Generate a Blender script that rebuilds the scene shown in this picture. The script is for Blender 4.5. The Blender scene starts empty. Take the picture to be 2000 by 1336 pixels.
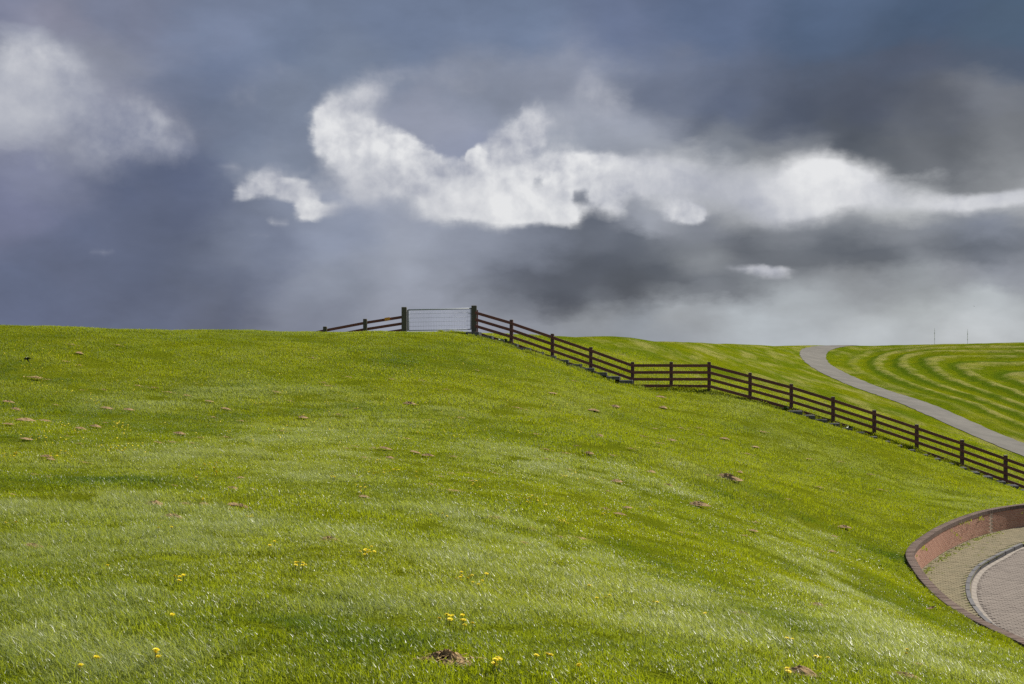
import bpy, bmesh, math, random
import numpy as np
from mathutils import Vector, Matrix
R = math.radians
random.seed(7); rng = np.random.default_rng(7)
SC = bpy.context.scene; COL = SC.collection

# ------------------------------------------------------------------ camera
cam = bpy.data.cameras.new('camera'); cam.sensor_width = 36.0; cam.lens = 43.2
cam.shift_y = 22/2000; cam.clip_start = 0.1; cam.clip_end = 20000
camera = bpy.data.objects.new('camera', cam); COL.objects.link(camera)
camera.location = (0, 0, 0); camera.rotation_euler = (R(90), 0, 0)
SC.camera = camera

# ------------------------------------------------------------------ light
SUN_EL, SUN_AZ = 44.0, 52.0            # degrees above the horizon, to the right of the view direction
sun = bpy.data.lights.new('sun', 'SUN'); sun.energy = 5.0; sun.angle = R(0.53); sun.color = (1.0, 0.945, 0.86)
sun_o = bpy.data.objects.new('sun', sun); COL.objects.link(sun_o); sun_o.location = (30, 20, 40)
SUN = Vector((math.sin(R(SUN_AZ))*math.cos(R(SUN_EL)), math.cos(R(SUN_AZ))*math.cos(R(SUN_EL)), math.sin(R(SUN_EL))))
sun_o.rotation_euler = (-SUN).to_track_quat('-Z', 'Y').to_euler()
vs = SC.view_settings; vs.view_transform = 'Standard'; vs.look = 'None'; vs.exposure = 0.95; vs.gamma = 1.0; vs.use_curve_mapping = False
SC.cycles.use_denoising = False; SC.cycles.max_bounces = 6; SC.cycles.diffuse_bounces = 3; SC.cycles.transmission_bounces = 3; SC.cycles.transparent_max_bounces = 4

# ------------------------------------------------------------------ node helper
class N:
    def __init__(s, tree): s.t = tree; s.n = tree.nodes; s.l = tree.links
    def new(s, kind, ins=(), out=0, **kw):
        nd = s.n.new(kind)
        for k, v in kw.items(): setattr(nd, k, v)
        items = ins.items() if isinstance(ins, dict) else enumerate(ins)
        for k, v in items:
            if v is None: continue
            if isinstance(v, bpy.types.NodeSocket): s.l.new(v, nd.inputs[k])
            else: nd.inputs[k].default_value = v
        return nd.outputs[out] if out is not None else nd
    def m(s, op, a, b=None, c=None, clamp=False): return s.new('ShaderNodeMath', (a, b, c), operation=op, use_clamp=clamp)
    def v(s, op, a, b=None, c=None, out=0): return s.new('ShaderNodeVectorMath', (a, b, c), out=out, operation=op)
    def mix(s, f, a, b, bt='MIX'):
        return s.new('ShaderNodeMix', {0: f, 6: col4(a), 7: col4(b)}, out=2, data_type='RGBA', blend_type=bt, clamp_factor=True)
    def ss(s, x, lo, hi, a=0.0, b=1.0): return s.new('ShaderNodeMapRange', (x, lo, hi, a, b), interpolation_type='SMOOTHSTEP')
    def lin(s, x, lo, hi, a=0.0, b=1.0): return s.new('ShaderNodeMapRange', (x, lo, hi, a, b))
    def noise(s, vec, scale, detail=3.0, rough=0.5, dist=0.0, out=0):
        return s.new('ShaderNodeTexNoise', {'Vector': vec, 'Scale': scale, 'Detail': detail, 'Roughness': rough, 'Distortion': dist}, out=out)
def col4(c): return c if isinstance(c, bpy.types.NodeSocket) else (tuple(c) + (1.0,) if len(c) == 3 else tuple(c))
SKYK = 2**-0.95                              # cloud tones are given as they look at this exposure
def s2l(c): return tuple(((x/255)/12.92 if x/255 <= 0.04045 else ((x/255+0.055)/1.055)**2.4) for x in c)

# ------------------------------------------------------------------ sky
F = 2400.0; CX = 1000.0; HY = 690.0
def az_el(px, py):
    a = (px-CX)/F; e = (HY-py)/F
    return math.atan2(a, 1.0), math.atan2(e, math.sqrt(1+a*a))
SKY = [ # tones of the cloud deck: where in the sky, colour
 (0,20,(118,122,146)),(120,40,(134,135,155)),(260,30,(122,128,152)),(420,60,(116,127,154)),(600,90,(110,123,150)),(800,60,(112,126,155)),(1000,40,(106,120,148)),
 (1200,40,(98,110,140)),(1400,40,(86,101,132)),(1600,40,(74,92,122)),(1800,40,(66,86,115)),(1980,60,(64,84,108)),(1980,130,(70,82,104)),(1800,130,(76,84,105)),
 (1000,-60,(108,122,150)),(0,-60,(115,122,148)),(2000,-80,(64,86,112)),
 (60,140,(170,174,186)),(20,220,(166,168,182)),(110,200,(160,163,177)),(180,120,(140,144,162)),(230,230,(134,137,158)),(300,260,(128,132,153)),(190,290,(124,128,150)),
 (380,200,(108,118,144)),(450,150,(108,120,148)),(600,180,(120,130,152)),(350,330,(90,99,129)),(250,360,(92,100,130)),(80,330,(120,124,150)),(20,420,(108,112,142)),
 (480,270,(112,122,146)),(150,470,(92,100,130)),(330,440,(90,98,127)),(250,560,(90,99,129)),(60,580,(92,102,134)),(420,600,(98,106,132)),(500,500,(112,120,144)),
 (250,625,(98,108,138)),(570,640,(124,131,152)),(640,560,(132,139,158)),(640,470,(130,138,160)),(740,420,(146,152,170)),(760,500,(146,152,169)),(800,600,(152,158,176)),
 (540,300,(122,131,152)),(840,240,(146,151,170)),(900,300,(138,144,166)),(950,180,(134,141,160)),(1100,160,(134,140,158)),(1180,230,(152,157,172)),(1100,270,(150,156,170)),
 (700,120,(118,130,154)),(1200,300,(140,145,158)),(1300,170,(104,112,134)),(1400,200,(86,95,119)),(1550,220,(72,79,99)),(1700,220,(72,77,94)),(1650,280,(76,80,91)),(1500,250,(80,86,104)),(1350,240,(98,104,121)),
 (1850,290,(88,90,96)),(1950,200,(112,115,124)),(1980,250,(112,114,119)),(1700,310,(86,89,96)),(1860,215,(88,91,102)),(1400,270,(118,123,134)),(1500,300,(122,125,132)),(1780,322,(96,98,104)),(1950,330,(124,126,130)),
 (1300,340,(188,190,194)),(1430,360,(184,186,188)),(1500,390,(172,174,178)),(1750,380,(186,188,190)),(1980,370,(166,168,172)),(1400,430,(126,130,142)),(1250,420,(150,154,166)),
 (1550,440,(122,126,136)),(1750,440,(124,128,138)),(1920,430,(120,126,142)),(1150,455,(94,99,114)),(1250,480,(86,91,105)),(1450,480,(90,94,106)),(1600,495,(84,89,102)),(1700,490,(86,91,104)),(1850,480,(88,93,106)),(1950,480,(88,94,109)),
 (930,470,(136,142,160)),(1000,500,(116,122,140)),(1020,540,(80,85,102)),(1150,530,(74,79,95)),(1250,560,(72,77,92)),(1120,585,(72,78,95)),(1330,550,(82,87,100)),(1420,560,(102,107,118)),(1050,575,(84,90,107)),
 (1400,515,(126,130,138)),(1640,530,(134,138,146)),(1850,530,(136,140,150)),(1980,530,(132,137,150)),(980,600,(128,134,150)),(1150,630,(146,152,162)),(1000,640,(144,150,164)),
 (1350,620,(156,162,170)),(1600,600,(164,171,178)),(1500,650,(174,182,190)),(1800,600,(176,183,188)),(1950,590,(172,179,185)),(1900,655,(186,192,197)),(1700,650,(180,187,193)),(1650,570,(148,153,161)),(1800,560,(150,156,163)),(1250,660,(150,158,170)),(880,650,(160,166,184)),
]
CUM = [ # heaped white clouds: px, py, half width, half height, weight, brightness, softness
 (650,238,30,36,.95,.95,.3),(690,272,52,34,1.,1.,.2),(745,288,52,30,1.,.95,.2),(800,296,42,28,.95,.85,.1),(815,322,30,20,.9,.9,.1),(700,330,72,46,.85,.66,.7),(770,340,60,36,.85,.52,.5),(700,385,56,26,.45,.5,.9),(845,345,46,34,.9,.66,.3),(870,388,62,38,1.,.85,.6),(940,400,64,34,1.1,1.,.65),(850,415,60,20,.5,.6,.9),
 (1000,396,60,38,1.15,1.,.6),(1060,418,58,20,1.1,.96,.5),(1100,425,30,16,.8,.9,.6),(1055,350,30,22,.6,.7,.3),(926,312,24,24,.85,.8,.1),(985,288,38,38,.95,.58,.4),(1038,250,32,48,1.0,.6,.4),(1052,354,14,13,-1.1,0,0),(900,262,46,36,-.5,0,0),(1130,385,14,14,-.6,0,0),(1090,328,45,30,1.,.95,.2),(1150,332,50,30,1.,.85,.3),(1185,352,40,36,.8,.72,.4),(1160,395,34,28,.6,.75,.5),(1200,410,26,18,.6,.7,.6),(1250,345,64,34,.8,.72,.7),
 (700,200,62,44,.55,.58,.8),(735,180,30,24,.5,.52,.6),(990,350,55,28,.9,.72,.4),(1320,350,80,36,.7,.55,.8),(1430,365,80,42,.65,.44,.95),(1500,400,60,36,.55,.42,.95),(1105,378,34,24,.8,.85,.4),
 (478,376,24,20,.75,.55,.5),(530,356,26,18,.95,.72,.2),(545,378,44,16,.9,.64,.4),(585,372,30,18,.85,.62,.4),(604,408,18,16,.8,.66,.2),(632,414,34,12,.75,.6,.6),(545,432,20,10,.55,.45,.6),(450,325,34,18,.5,.34,.8),(500,462,18,7,.4,.4,.6),
 (1328,410,38,20,1.,.72,.2),(1360,418,22,12,.7,.6,.4),(1590,350,62,44,1.3,1.1,.8),(1640,362,70,34,1.,1.,.7),(1560,395,60,38,.8,.7,.9),(1720,384,64,26,.55,.6,.95),(1860,391,80,18,.95,.8,.8),(1930,386,60,14,.6,.7,.9),(1990,380,40,16,.6,.6,.9),
 (48,106,50,24,.7,.62,.6),(95,128,56,46,.6,.52,.75),(30,180,64,60,.6,.52,.95),(10,235,50,40,.6,.50,1.),(150,170,46,50,.4,.36,.9),(90,210,60,50,.45,.42,1.),(1520,532,36,12,.85,.55,.5),(1470,527,54,9,.5,.42,.8),(1195,205,40,50,.55,.42,.8),(1150,160,34,32,.5,.38,.8),(1110,240,40,36,.5,.42,.9),(205,490,26,8,.35,.2,.6),(90,322,14,22,.4,.25,.5),
 (230,235,90,60,.55,.22,.8),(300,250,40,50,.4,.26,.6),(200,300,90,50,.45,.16,.9),(360,290,30,34,.5,.26,.7),(540,140,30,20,.3,.2,.8),(760,140,44,20,.4,.36,.7),(880,150,80,40,.4,.34,.9),(480,180,60,50,.35,.2,.9),(540,330,34,22,.35,.3,.8),
]
world = bpy.data.worlds.new('World'); SC.world = world; world.use_nodes = True
world.cycles.sampling_method = 'MANUAL'; world.cycles.sample_map_resolution = 512
wt = N(world.node_tree); wt.n.clear()
dirv = wt.n.new('ShaderNodeTexCoord').outputs['Generated']
sep = wt.new('ShaderNodeSeparateXYZ', (dirv,), out=None)
az = wt.m('ARCTAN2', sep.outputs[0], sep.outputs[1]); el = wt.m('ARCSINE', sep.outputs[2])
uv = wt.new('ShaderNodeCombineXYZ', (az, el, 0.0))
flat = wt.v('MULTIPLY', dirv, (1.0, 1.0, 1.9))                       # clouds lie flatter than they are wide
wA = wt.noise(flat, 5.5, 4.0, 0.55, out=1); wB = wt.noise(flat, 20.0, 6.0, 0.6, out=1)
offA = wt.v('MULTIPLY', wt.v('SUBTRACT', wA, (.5, .5, .5)), (0.075, 0.050, 0.0))
offB = wt.v('MULTIPLY', wt.v('SUBTRACT', wB, (.5, .5, .5)), (0.045, 0.03, 0.0))
uvA = wt.v('ADD', wt.v('ADD', uv, offA), offB)
U0, U1 = -0.46, 0.46                                                  # azimuths over which the clouds are laid out
def lay_u(n): return np.linspace(U0, U1, n)
def deck_at(u, v):
    w = np.zeros_like(u); c = np.zeros(u.shape + (3,))
    for px, py, rgb in SKY:
        a, e = az_el(px, py)
        k = (np.hypot(u-a, (v-e)*1.5) + 0.016)**-6.0
        w += k; g_ = sum(rgb)/3; c += k[..., None]*np.array(s2l([g_+(x-g_)*.88-3 for x in rgb]))
    return c/w[..., None]
def heap_at(u, v):
    D = np.zeros_like(u); B = np.zeros_like(u); S = np.zeros_like(u); T = np.zeros_like(u)
    for px, py, hx, hy, k, br, so in CUM:
        a, e = az_el(px, py)
        g = k*0.42**(((u-a)*F/hx)**2 + ((v-e)*F/hy)**2)
        D += g
        if k > 0: B += g*br; S += g*so; T += g
    return np.clip(D, 0, 1.4)/1.4, np.clip(B/np.maximum(T, 1e-3)/1.1, 0, 1), np.clip(S/np.maximum(T, 1e-3), 0, 1)
def unit(x): return wt.lin(x, U0, U1)
uS = wt.new('ShaderNodeSeparateXYZ', (uvA,), out=None)
u01 = unit(uS.outputs[0]); vA = uS.outputs[1]
rows = [az_el(1000, py)[1] for py in range(705, -110, -24)]
us = lay_u(32); deck = None
for i, rv in enumerate(rows):
    x = u01 if deck is None else wt.m('MULTIPLY_ADD', deck, 1e-9, u01)   # (chained, so that the shader compiler takes the rows in order)
    ramp = wt.new('ShaderNodeValToRGB', (x,), out=None); cr = ramp.color_ramp; cr.interpolation = 'CARDINAL'
    cols = deck_at(us, np.full(32, rv))
    while len(cr.elements) < 32: cr.elements.new(len(cr.elements)/33)
    for k in range(32): cr.elements[k].position = k/31
    for k in range(32): cr.elements[k].color = (*cols[k], 1.0)
    deck = ramp.outputs[0] if deck is None else wt.mix(wt.lin(vA, rows[i-1], rv), deck, ramp.outputs[0])
# away from these clouds the deck goes on as an average grey-white one
soft = wt.noise(wt.v('ADD', flat, offA), 9.0, 5.0, 0.58)
big = wt.noise(wt.v('ADD', flat, offA), 4.2, 3.0, 0.5)
away = wt.m('MAXIMUM', wt.ss(wt.m('ABSOLUTE', az), 0.42, 0.8), wt.ss(el, 0.30, 0.5))
deck = wt.mix(away, deck, s2l((150, 156, 170)))
deck = wt.new('ShaderNodeVectorMath', {0: deck, 3: wt.m('MULTIPLY', wt.lin(soft, 0.25, 0.75, 0.80, 1.20), wt.lin(big, 0.3, 0.7, 0.90, 1.10))}, operation='SCALE')
# heaped clouds
uC = wt.new('ShaderNodeSeparateXYZ', (wt.v('ADD', wt.v('ADD', uv, wt.v('MULTIPLY', offA, (.25, .25, 0))), wt.v('MULTIPLY', offB, (.5, .5, 0))),), out=None)
x01 = unit(uC.outputs[0]); vC = uC.outputs[1]
rows = [az_el(1000, py)[1] for py in range(590, 50, -15)]
us = lay_u(110); heap = None
for i, rv in enumerate(rows):
    x = x01 if heap is None else wt.m('MULTIPLY_ADD', heap, 1e-9, x01)
    cu = wt.new('ShaderNodeRGBCurve', {1: x}, out=None); mp = cu.mapping; mp.extend = 'HORIZONTAL'
    for ch, vals in zip((0, 1, 2), heap_at(us, np.full(110, rv))):
        cv = mp.curves[ch]; cv.points[0].location = (0, vals[0]); cv.points[1].location = (1, vals[-1])
        for k in range(1, 109): cv.points.new(k/109, float(vals[k]))
    mp.update()
    heap = cu.outputs[0] if heap is None else wt.mix(wt.lin(vC, rows[i-1], rv), heap, cu.outputs[0])
hs = wt.new('ShaderNodeSeparateColor', (heap,), out=None)
den = wt.m('MULTIPLY', hs.outputs[0], 1.4); bri = wt.m('MULTIPLY', hs.outputs[1], 1.1); sft = hs.outputs[2]
pv = wt.v('ADD', uv, wt.v('MULTIPLY', offB, (.3, .3, 0)))
vo = wt.new('ShaderNodeTexVoronoi', {'Vector': pv, 'Scale': 30.0, 'Detail': 2.0, 'Roughness': 0.5, 'Lacunarity': 2.3}, feature='F1', voronoi_dimensions='2D', normalize=False)
fb = wt.new('ShaderNodeTexNoise', {'Vector': pv, 'Scale': 22.0, 'Detail': 7.0, 'Roughness': 0.60}, noise_dimensions='2D')
fb2 = wt.new('ShaderNodeTexNoise', {'Vector': wt.v('ADD', pv, (0.005, 0.009, 0.0)), 'Scale': 22.0, 'Detail': 4.0, 'Roughness': 0.5}, noise_dimensions='2D')
vo2 = wt.new('ShaderNodeTexVoronoi', {'Vector': wt.v('ADD', pv, (0.005, 0.007, 0.0)), 'Scale': 30.0, 'Detail': 2.0, 'Roughness': 0.5, 'Lacunarity': 2.3}, feature='F1', voronoi_dimensions='2D', normalize=False)
puffy = wt.m('MULTIPLY', wt.m('SUBTRACT', vo2, vo), wt.lin(sft, 0, 0.8, 0.40, 0.04))                 # rounded heads, lit from the upper right
rug = wt.m('MULTIPLY_ADD', vo, -0.42, wt.m('MULTIPLY', fb, 1.1))        # about 0.2 .. 0.6
dn = wt.m('MULTIPLY_ADD', wt.m('SUBTRACT', rug, 0.36), wt.lin(sft, 0, 1, 0.88, 0.16), wt.m('ADD', den, 0.27))
mask = wt.m('MULTIPLY', wt.ss(dn, wt.lin(sft, 0, 1, 0.47, 0.34), wt.lin(sft, 0, 1, 0.84, 1.35)), wt.ss(den, 0.04, 0.22))
lit = wt.m('ADD', wt.m('ADD', puffy, wt.m('MULTIPLY', wt.m('SUBTRACT', fb, fb2), wt.lin(sft, 0, 1, 1.5, 0.35))), wt.m('MULTIPLY_ADD', bri, 0.95, wt.m('MULTIPLY', wt.m('SUBTRACT', rug, 0.36), wt.lin(sft, 0, 1, 0.22, 0.06))), clamp=True)
ccol = wt.mix(lit, s2l((116, 122, 146)), s2l((228, 228, 229)))
deckc = wt.mix(mask, deck, ccol)
nish = wt.new('ShaderNodeTexSky', sky_type='NISHITA', sun_disc=False, sun_elevation=R(SUN_EL), sun_rotation=R(SUN_AZ), air_density=1.0, dust_density=1.2, ozone_density=1.0)
bg_sky = wt.new('ShaderNodeBackground', {0: nish, 1: 0.10}); bg_cl = wt.new('ShaderNodeBackground', {0: deckc, 1: SKYK})
gap = wt.noise(flat, 2.2, 5.0, 0.55)
cover = wt.m('SUBTRACT', 0.97, wt.m('MULTIPLY', wt.ss(gap, 0.44, 0.62), wt.ss(el, 0.42, 0.75, 0.0, 0.85)))   # broken overhead, closed towards the horizon
wt.l.new(wt.new('ShaderNodeMixShader', (cover, bg_sky, bg_cl)), wt.new('ShaderNodeOutputWorld', out=None).inputs[0])

# ------------------------------------------------------------------ lie of the land
def W(px,py,Y):                      # a point seen at (px,py) at depth Y -> world (eye = origin)
    return ((px-CX)/F*Y, Y, (HY-py)/F*Y)
VIS=[ # px, py, depth : the lie of the land as surveyed from the eye
 # foreground
 (-300,1336,6.2),(0,1336,6.2),(500,1336,6.4),(1000,1336,6.6),(1500,1336,7.6),(1800,1336,9.0),(2000,1336,10.5),(2300,1336,13),
 (-300,1100,10.6),(0,1100,10.8),(500,1100,11.4),(1000,1100,12.6),(1300,1150,13.0),(1500,1200,12.5),(1700,1230,14.5),(1850,1240,16.8),
 (0,950,17),(-300,950,16.5),(500,950,19),(1000,950,22.5),(1250,1000,22.5),(1450,1080,21.0),(1600,1120,22.5),(1700,1120,26),
 (0,830,28),(-300,820,27),(500,840,30),(1000,850,33),(1300,900,34),(1500,960,35),(1620,1010,34.5),(1700,1030,35.5),
 (0,730,39),(-300,700,38),(400,750,41),(750,760,43),(1000,770,45),(1200,810,46),(1400,860,47),(1600,900,48.5),(1800,950,49),
 (0,655,47.5),(300,662,51),(600,668,54.5),(860,668,56.5),(1000,690,57.5),
 # crest (left) and the ground behind it
 (0,632,50.5),(100,637,51.5),(200,640,53),(-300,618,47),(300,642,54.5),(400,644,56),(500,646,57.3),(600,648,58.5),(700,648.7,59.3),(780,649,60),(860,649.5,60.4),
 # fence line
 (926,651,61),(999,674,60.7),(1079,701,60.4),(1154,728,60.2),(1235,755,60),(1311,758,59.7),(1385,762,59.4),(1465,779,59),(1545,802,58.7),(1627,827,58.4),(1708,851,58.1),(1790,881,57.8),(1879,910,57.4),(1964,946,57),(2050,978,56.6),
 # behind the fence
 (960,652,72),(1085,656,81),(1200,657.5,92),(1300,664.5,112),(1345,668,124),(1390,671,138),(1430,673,150),(1560,674,166),(1660,674,168),(1750,673,158),(1830,671,150),(2000,669.5,140),(2300,668,134),
 (1085,680,67),(1200,690,74),(1300,720,71),(1400,715,86),(1430,690,118),(1500,720,102),(1500,760,70),
 # path line (straight along the slope, then over the crest)
 (2000,876,75),(1850,815,85),(1700,757,105),(1612,708,135),(1604,690,150),(1560,690,140),
 # bowl
 (2000,840,83),(2000,800,94),(2000,760,105),(2000,720,120),(2000,690,131),(2300,760,100),(2300,840,80),
 (1800,760,106),(1800,720,124),(1800,690,141),(1900,790,94),(1700,705,140),(1700,690,152),
]
ABS=[ # X,Y,z
 (0,0,-1.7),(-8,0,-1.35),(8,-2,-3.2),(0,-15,-1.8),(-25,0,0.2),(-25,-25,.4),(20,-15,-5.3),(15,5,-5.0),
 # retaining wall line (coping height) and beyond
 (9.0,19,-5.05),(9.2,22.3,-5.3),(9.2,26.3,-5.32),(10.1,31.6,-5.32),(12.5,36.3,-5.32),(14.8,39.6,-5.32),(17.4,42.2,-5.35),(22,44.5,-5.5),(28,46,-6.0),
 (20,30,-5.6),(30,30,-6.0),(25,15,-5.8),(45,40,-6.5),(40,60,-7.0),(50,75,-7.0),(55,15,-6.5),
 # outer (sea) side of the dike
 (-26,58,-1.5),(-18,62,-0.6),(-8,67,-0.1),(-4.5,63.5,0.95),(-3.2,75,0.6),(-8,80,-1.8),(-35,70,-5.2),(-20,85,-5.5),(-60,60,-6),(-10,110,-6),(0,105,-2.5),(5,130,-4),(18,170,-4),(45,200,-4),(70,185,-4),(-48,30,1.2),(-60,15,1.0),(-75,45,-5.5),(100,160,-3),(85,120,-1.5),(95,80,-6)
]
def _anchors():
    a=[W(*p) for p in VIS]+ABS
    return np.array(a,float)
A=_anchors()
def _phi(r2): return np.where(r2>1e-12,0.5*r2*np.log(np.maximum(r2,1e-12)),0.0)
def _warp(X,Y):  # far ground is surveyed coarser: squeeze depth so that the spline works on an even spacing
    D=np.sqrt(X*X+Y*Y)+12.0
    s=np.log(D/12.0+0.15)*30/D
    return X*s,Y*s
_ax,_ay=_warp(A[:,0],A[:,1])
n=len(A)
_K=_phi((_ax[:,None]-_ax[None])**2+(_ay[:,None]-_ay[None])**2)+np.eye(n)*1.2
_P=np.c_[np.ones(n),_ax,_ay]
_M=np.block([[_K,_P],[_P.T,np.zeros((3,3))]])
_sol=np.linalg.solve(_M,np.r_[A[:,2],0,0,0])
def tps(X,Y):
    X=np.asarray(X,float);Y=np.asarray(Y,float);sh=X.shape
    x,y=_warp(X.ravel(),Y.ravel());out=np.empty(len(x))
    for i in range(0,len(x),20000):
        xs,ys=x[i:i+20000],y[i:i+20000]
        out[i:i+20000]=_phi((xs[:,None]-_ax)**2+(ys[:,None]-_ay)**2)@_sol[:n]+_sol[n]+_sol[n+1]*xs+_sol[n+2]*ys
    return out.reshape(sh)

def fbm(x, y, wl, octv=3, seed=0):                     # value noise, about -1 .. 1
    out = np.zeros_like(x); amp = 1.0; tot = 0
    for o in range(octv):
        r = np.random.default_rng(seed*31+o); T = r.uniform(-1, 1, (257, 257))
        a = x/wl+17.3*o+400; b = y/wl+5.1*o+400
        i = np.floor(a).astype(int); j = np.floor(b).astype(int); fa = a-i; fb = b-j
        fa = fa*fa*(3-2*fa); fb = fb*fb*(3-2*fb); i %= 256; j %= 256
        out += amp*((T[i, j]*(1-fa)+T[i+1, j]*fa)*(1-fb)+(T[i, j+1]*(1-fa)+T[i+1, j+1]*fa)*fb)
        tot += amp; amp *= 0.5; wl = wl/2.03
    return out/tot
def sm(x, lo, hi):
    t = np.clip((x-lo)/(hi-lo), 0, 1); return t*t*(3-2*t)
def spline(pts, n):                                     # smooth polyline through points
    P = np.array(pts, float); P = np.vstack([2*P[0]-P[1], P, 2*P[-1]-P[-2]]); out = []
    for i in range(1, len(P)-2):
        t = np.linspace(0, 1, 24, endpoint=False)[:, None]
        a, b, c, d = P[i-1:i+3]
        out.append(0.5*((2*b)+(c-a)*t+(2*a-5*b+4*c-d)*t*t+(3*b-a-3*c+d)*t**3))
    Q = np.vstack(out+[P[-2:-1]]); s = np.r_[0, np.cumsum(np.linalg.norm(np.diff(Q, axis=0), axis=1))]
    if n is None: return Q, s
    si = np.linspace(0, s[-1], n); return np.c_[tuple(np.interp(si, s, Q[:, k]) for k in range(Q.shape[1]))]
def resample(pts, step, off=0.0):
    Q, s = spline(pts, None); n = int(s[-1]/step)
    si = (np.arange(n)+0.5)*step
    P = np.c_[np.interp(si, s, Q[:, 0]), np.interp(si, s, Q[:, 1])]
    P2 = np.c_[np.interp(si+.05, s, Q[:, 0]), np.interp(si+.05, s, Q[:, 1])]; P1 = np.c_[np.interp(si-.05, s, Q[:, 0]), np.interp(si-.05, s, Q[:, 1])]
    T = P2-P1; T /= np.maximum(np.linalg.norm(T, axis=1, keepdims=True), 1e-9); Nn = np.c_[T[:, 1], -T[:, 0]]
    return P+Nn*off, T, Nn                               # Nn points to the right of the direction of travel
TOPZ = -5.2; WALK = -5.95; ROAD = -6.05
WALL = [(11.6,14.5),(10.3,17),(9.55,19.5),(9.24,22.2),(9.08,24.3),(9.16,26.0),(9.45,28.0),(9.85,30.0),(10.3,31.8),(10.95,33.4),(11.8,35.0),(12.9,36.9),(14.4,39.1),(15.8,40.8),(17.7,42.4),(20.5,43.9),(24,45.2),(27.5,46.0)]
KERB = [(12.4,15.5),(11.4,18.5),(10.8,21.5),(10.55,24.5),(10.6,27.0),(10.85,28.5),(11.2,29.9),(11.75,31.5),(12.4,33.0),(13.2,34.5),(14.5,36.4),(16.0,38.4)]
GUTT = KERB[:-1]+[(16.0,38.4),(19.0,40.6),(23.0,42.4),(27.5,43.6)]
WQ, _ = spline(WALL, None); GQ, _ = spline(GUTT, None)
def x_on(Q, y): return np.interp(y, Q[:, 1], Q[:, 0])
def pit_depth(X, Y):                                    # metres inside the retaining wall's centre line (negative: grass side)
    sl = (x_on(WQ, Y+.05)-x_on(WQ, Y-.05))/.1
    d = (X-x_on(WQ, Y))/np.sqrt(1+sl*sl)
    return np.where((Y > 14.6) & (Y < 46.0) & (X < 40), d, -9.0)
PATH = [(33.5,40),(32.4,60),(31.0,75),(30.2,85),(30.3,105),(30.9,118),(32.6,131),(35.0,143),(38.6,155),(45.0,166),(53,176),(62,184)]
PQ, _ = spline(PATH, None)
def path_dist(X, Y):
    sh = X.shape; x = X.ravel(); y = Y.ravel(); out = np.full(len(x), 99.0)
    m = np.where((x > 24) & (x < 68) & (y > 36) & (y < 190))[0]
    for i in range(0, len(m), 4000):
        k = m[i:i+4000]; out[k] = np.sqrt(((x[k][:, None]-PQ[::3, 0])**2+(y[k][:, None]-PQ[::3, 1])**2).min(1))
    return out.reshape(sh)
def crest_y(x): return np.interp(x, [28, 34, 45, 50, 57, 75], [163, 168, 168, 154, 143, 136])
def mow_at(X, Y):                                       # the mown terraces follow the path and turn along the crest
    side = X-np.interp(Y, PQ[:, 1], PQ[:, 0])-2.4; back = crest_y(X)-Y; k_ = 7.0
    m_ = -k_*np.logaddexp(-side/k_, -back*0.42/k_); return m_, sm(m_, -1.5, 2.0)*sm(Y, 60, 75)*sm(X, 30, 36)
def land(X, Y):
    z = tps(X, Y)
    D = np.sqrt(X*X+Y*Y)
    calm = sm(np.abs(pit_depth(X, Y)), 0.0, 1.2)*sm(D, 2, 5)*sm(path_dist(X, Y), 1.4, 4.0)
    z = z+calm*(0.045*fbm(X, Y, 3.6, 2, 3)+0.026*fbm(X, Y, 1.1, 2, 4)+0.10*fbm(X, Y, 9.0, 2, 5)*sm(D, 8, 20))
    edge = np.maximum.reduce([sm(X, 75, 120), sm(-X, 45, 80), sm(Y, 185, 230), sm(-Y, 25, 50)])
    z = z*(1-edge)+edge*(-6.6)
    z = np.maximum(z, -7.5)
    pd = pit_depth(X, Y); z = np.where(pd > -5, z*(1-sm(pd, -.02, .10))+np.minimum(z, -6.45)*sm(pd, -.02, .10), z)
    m_, on_ = mow_at(X, Y); z = z+0.10*on_*np.sin(2*math.pi/2.2*(m_+.35*fbm(X, Y, 6.0, 2, 23))+.3)
    return z-0.055*(1-sm(path_dist(X, Y), 1.5, 3.0))
def lines(*segs):
    out = []
    for a, b, st in segs: out += list(np.arange(a, b, st))
    return out
GX = np.array([-6000,-3000,-1500,-700,-350,-200,-120,-80]+lines((-60,-30,1.5),(-30,7.2,.35),(7.2,19,.15),(19,24,.3),(24,75,.5),(75,101,2.5))+[130,200,350,700,1500,3000,6000], float)
GY = np.array([-600,-300,-150,-80,-50]+lines((-30,3,1.5),(3,20,.25),(20,46,.15),(46,66,.25),(66,132,.5),(132,190,.8),(190,231,4))+[300,500,1000,2000,4000,9000], float)
MX, MY = np.meshgrid(GX, GY, indexing='ij')
MZ = land(MX, MY)
def ground_z(x, y):
    x = np.asarray(x, float); y = np.asarray(y, float)
    i = np.clip(np.searchsorted(GX, x)-1, 0, len(GX)-2); j = np.clip(np.searchsorted(GY, y)-1, 0, len(GY)-2)
    a = (x-GX[i])/(GX[i+1]-GX[i]); b = (y-GY[j])/(GY[j+1]-GY[j])
    return (MZ[i, j]*(1-a)+MZ[i+1, j]*a)*(1-b)+(MZ[i, j+1]*(1-a)+MZ[i+1, j+1]*a)*b
def ground_n(x, y, e=0.25):
    n = np.stack([-(ground_z(x+e, y)-ground_z(x-e, y))/(2*e), -(ground_z(x, y+e)-ground_z(x, y-e))/(2*e), np.ones_like(np.asarray(x, float))], -1)
    return n/np.linalg.norm(n, axis=-1, keepdims=True)
YS = 4.5*np.exp(np.linspace(0, math.log(45), 1400))
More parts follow.
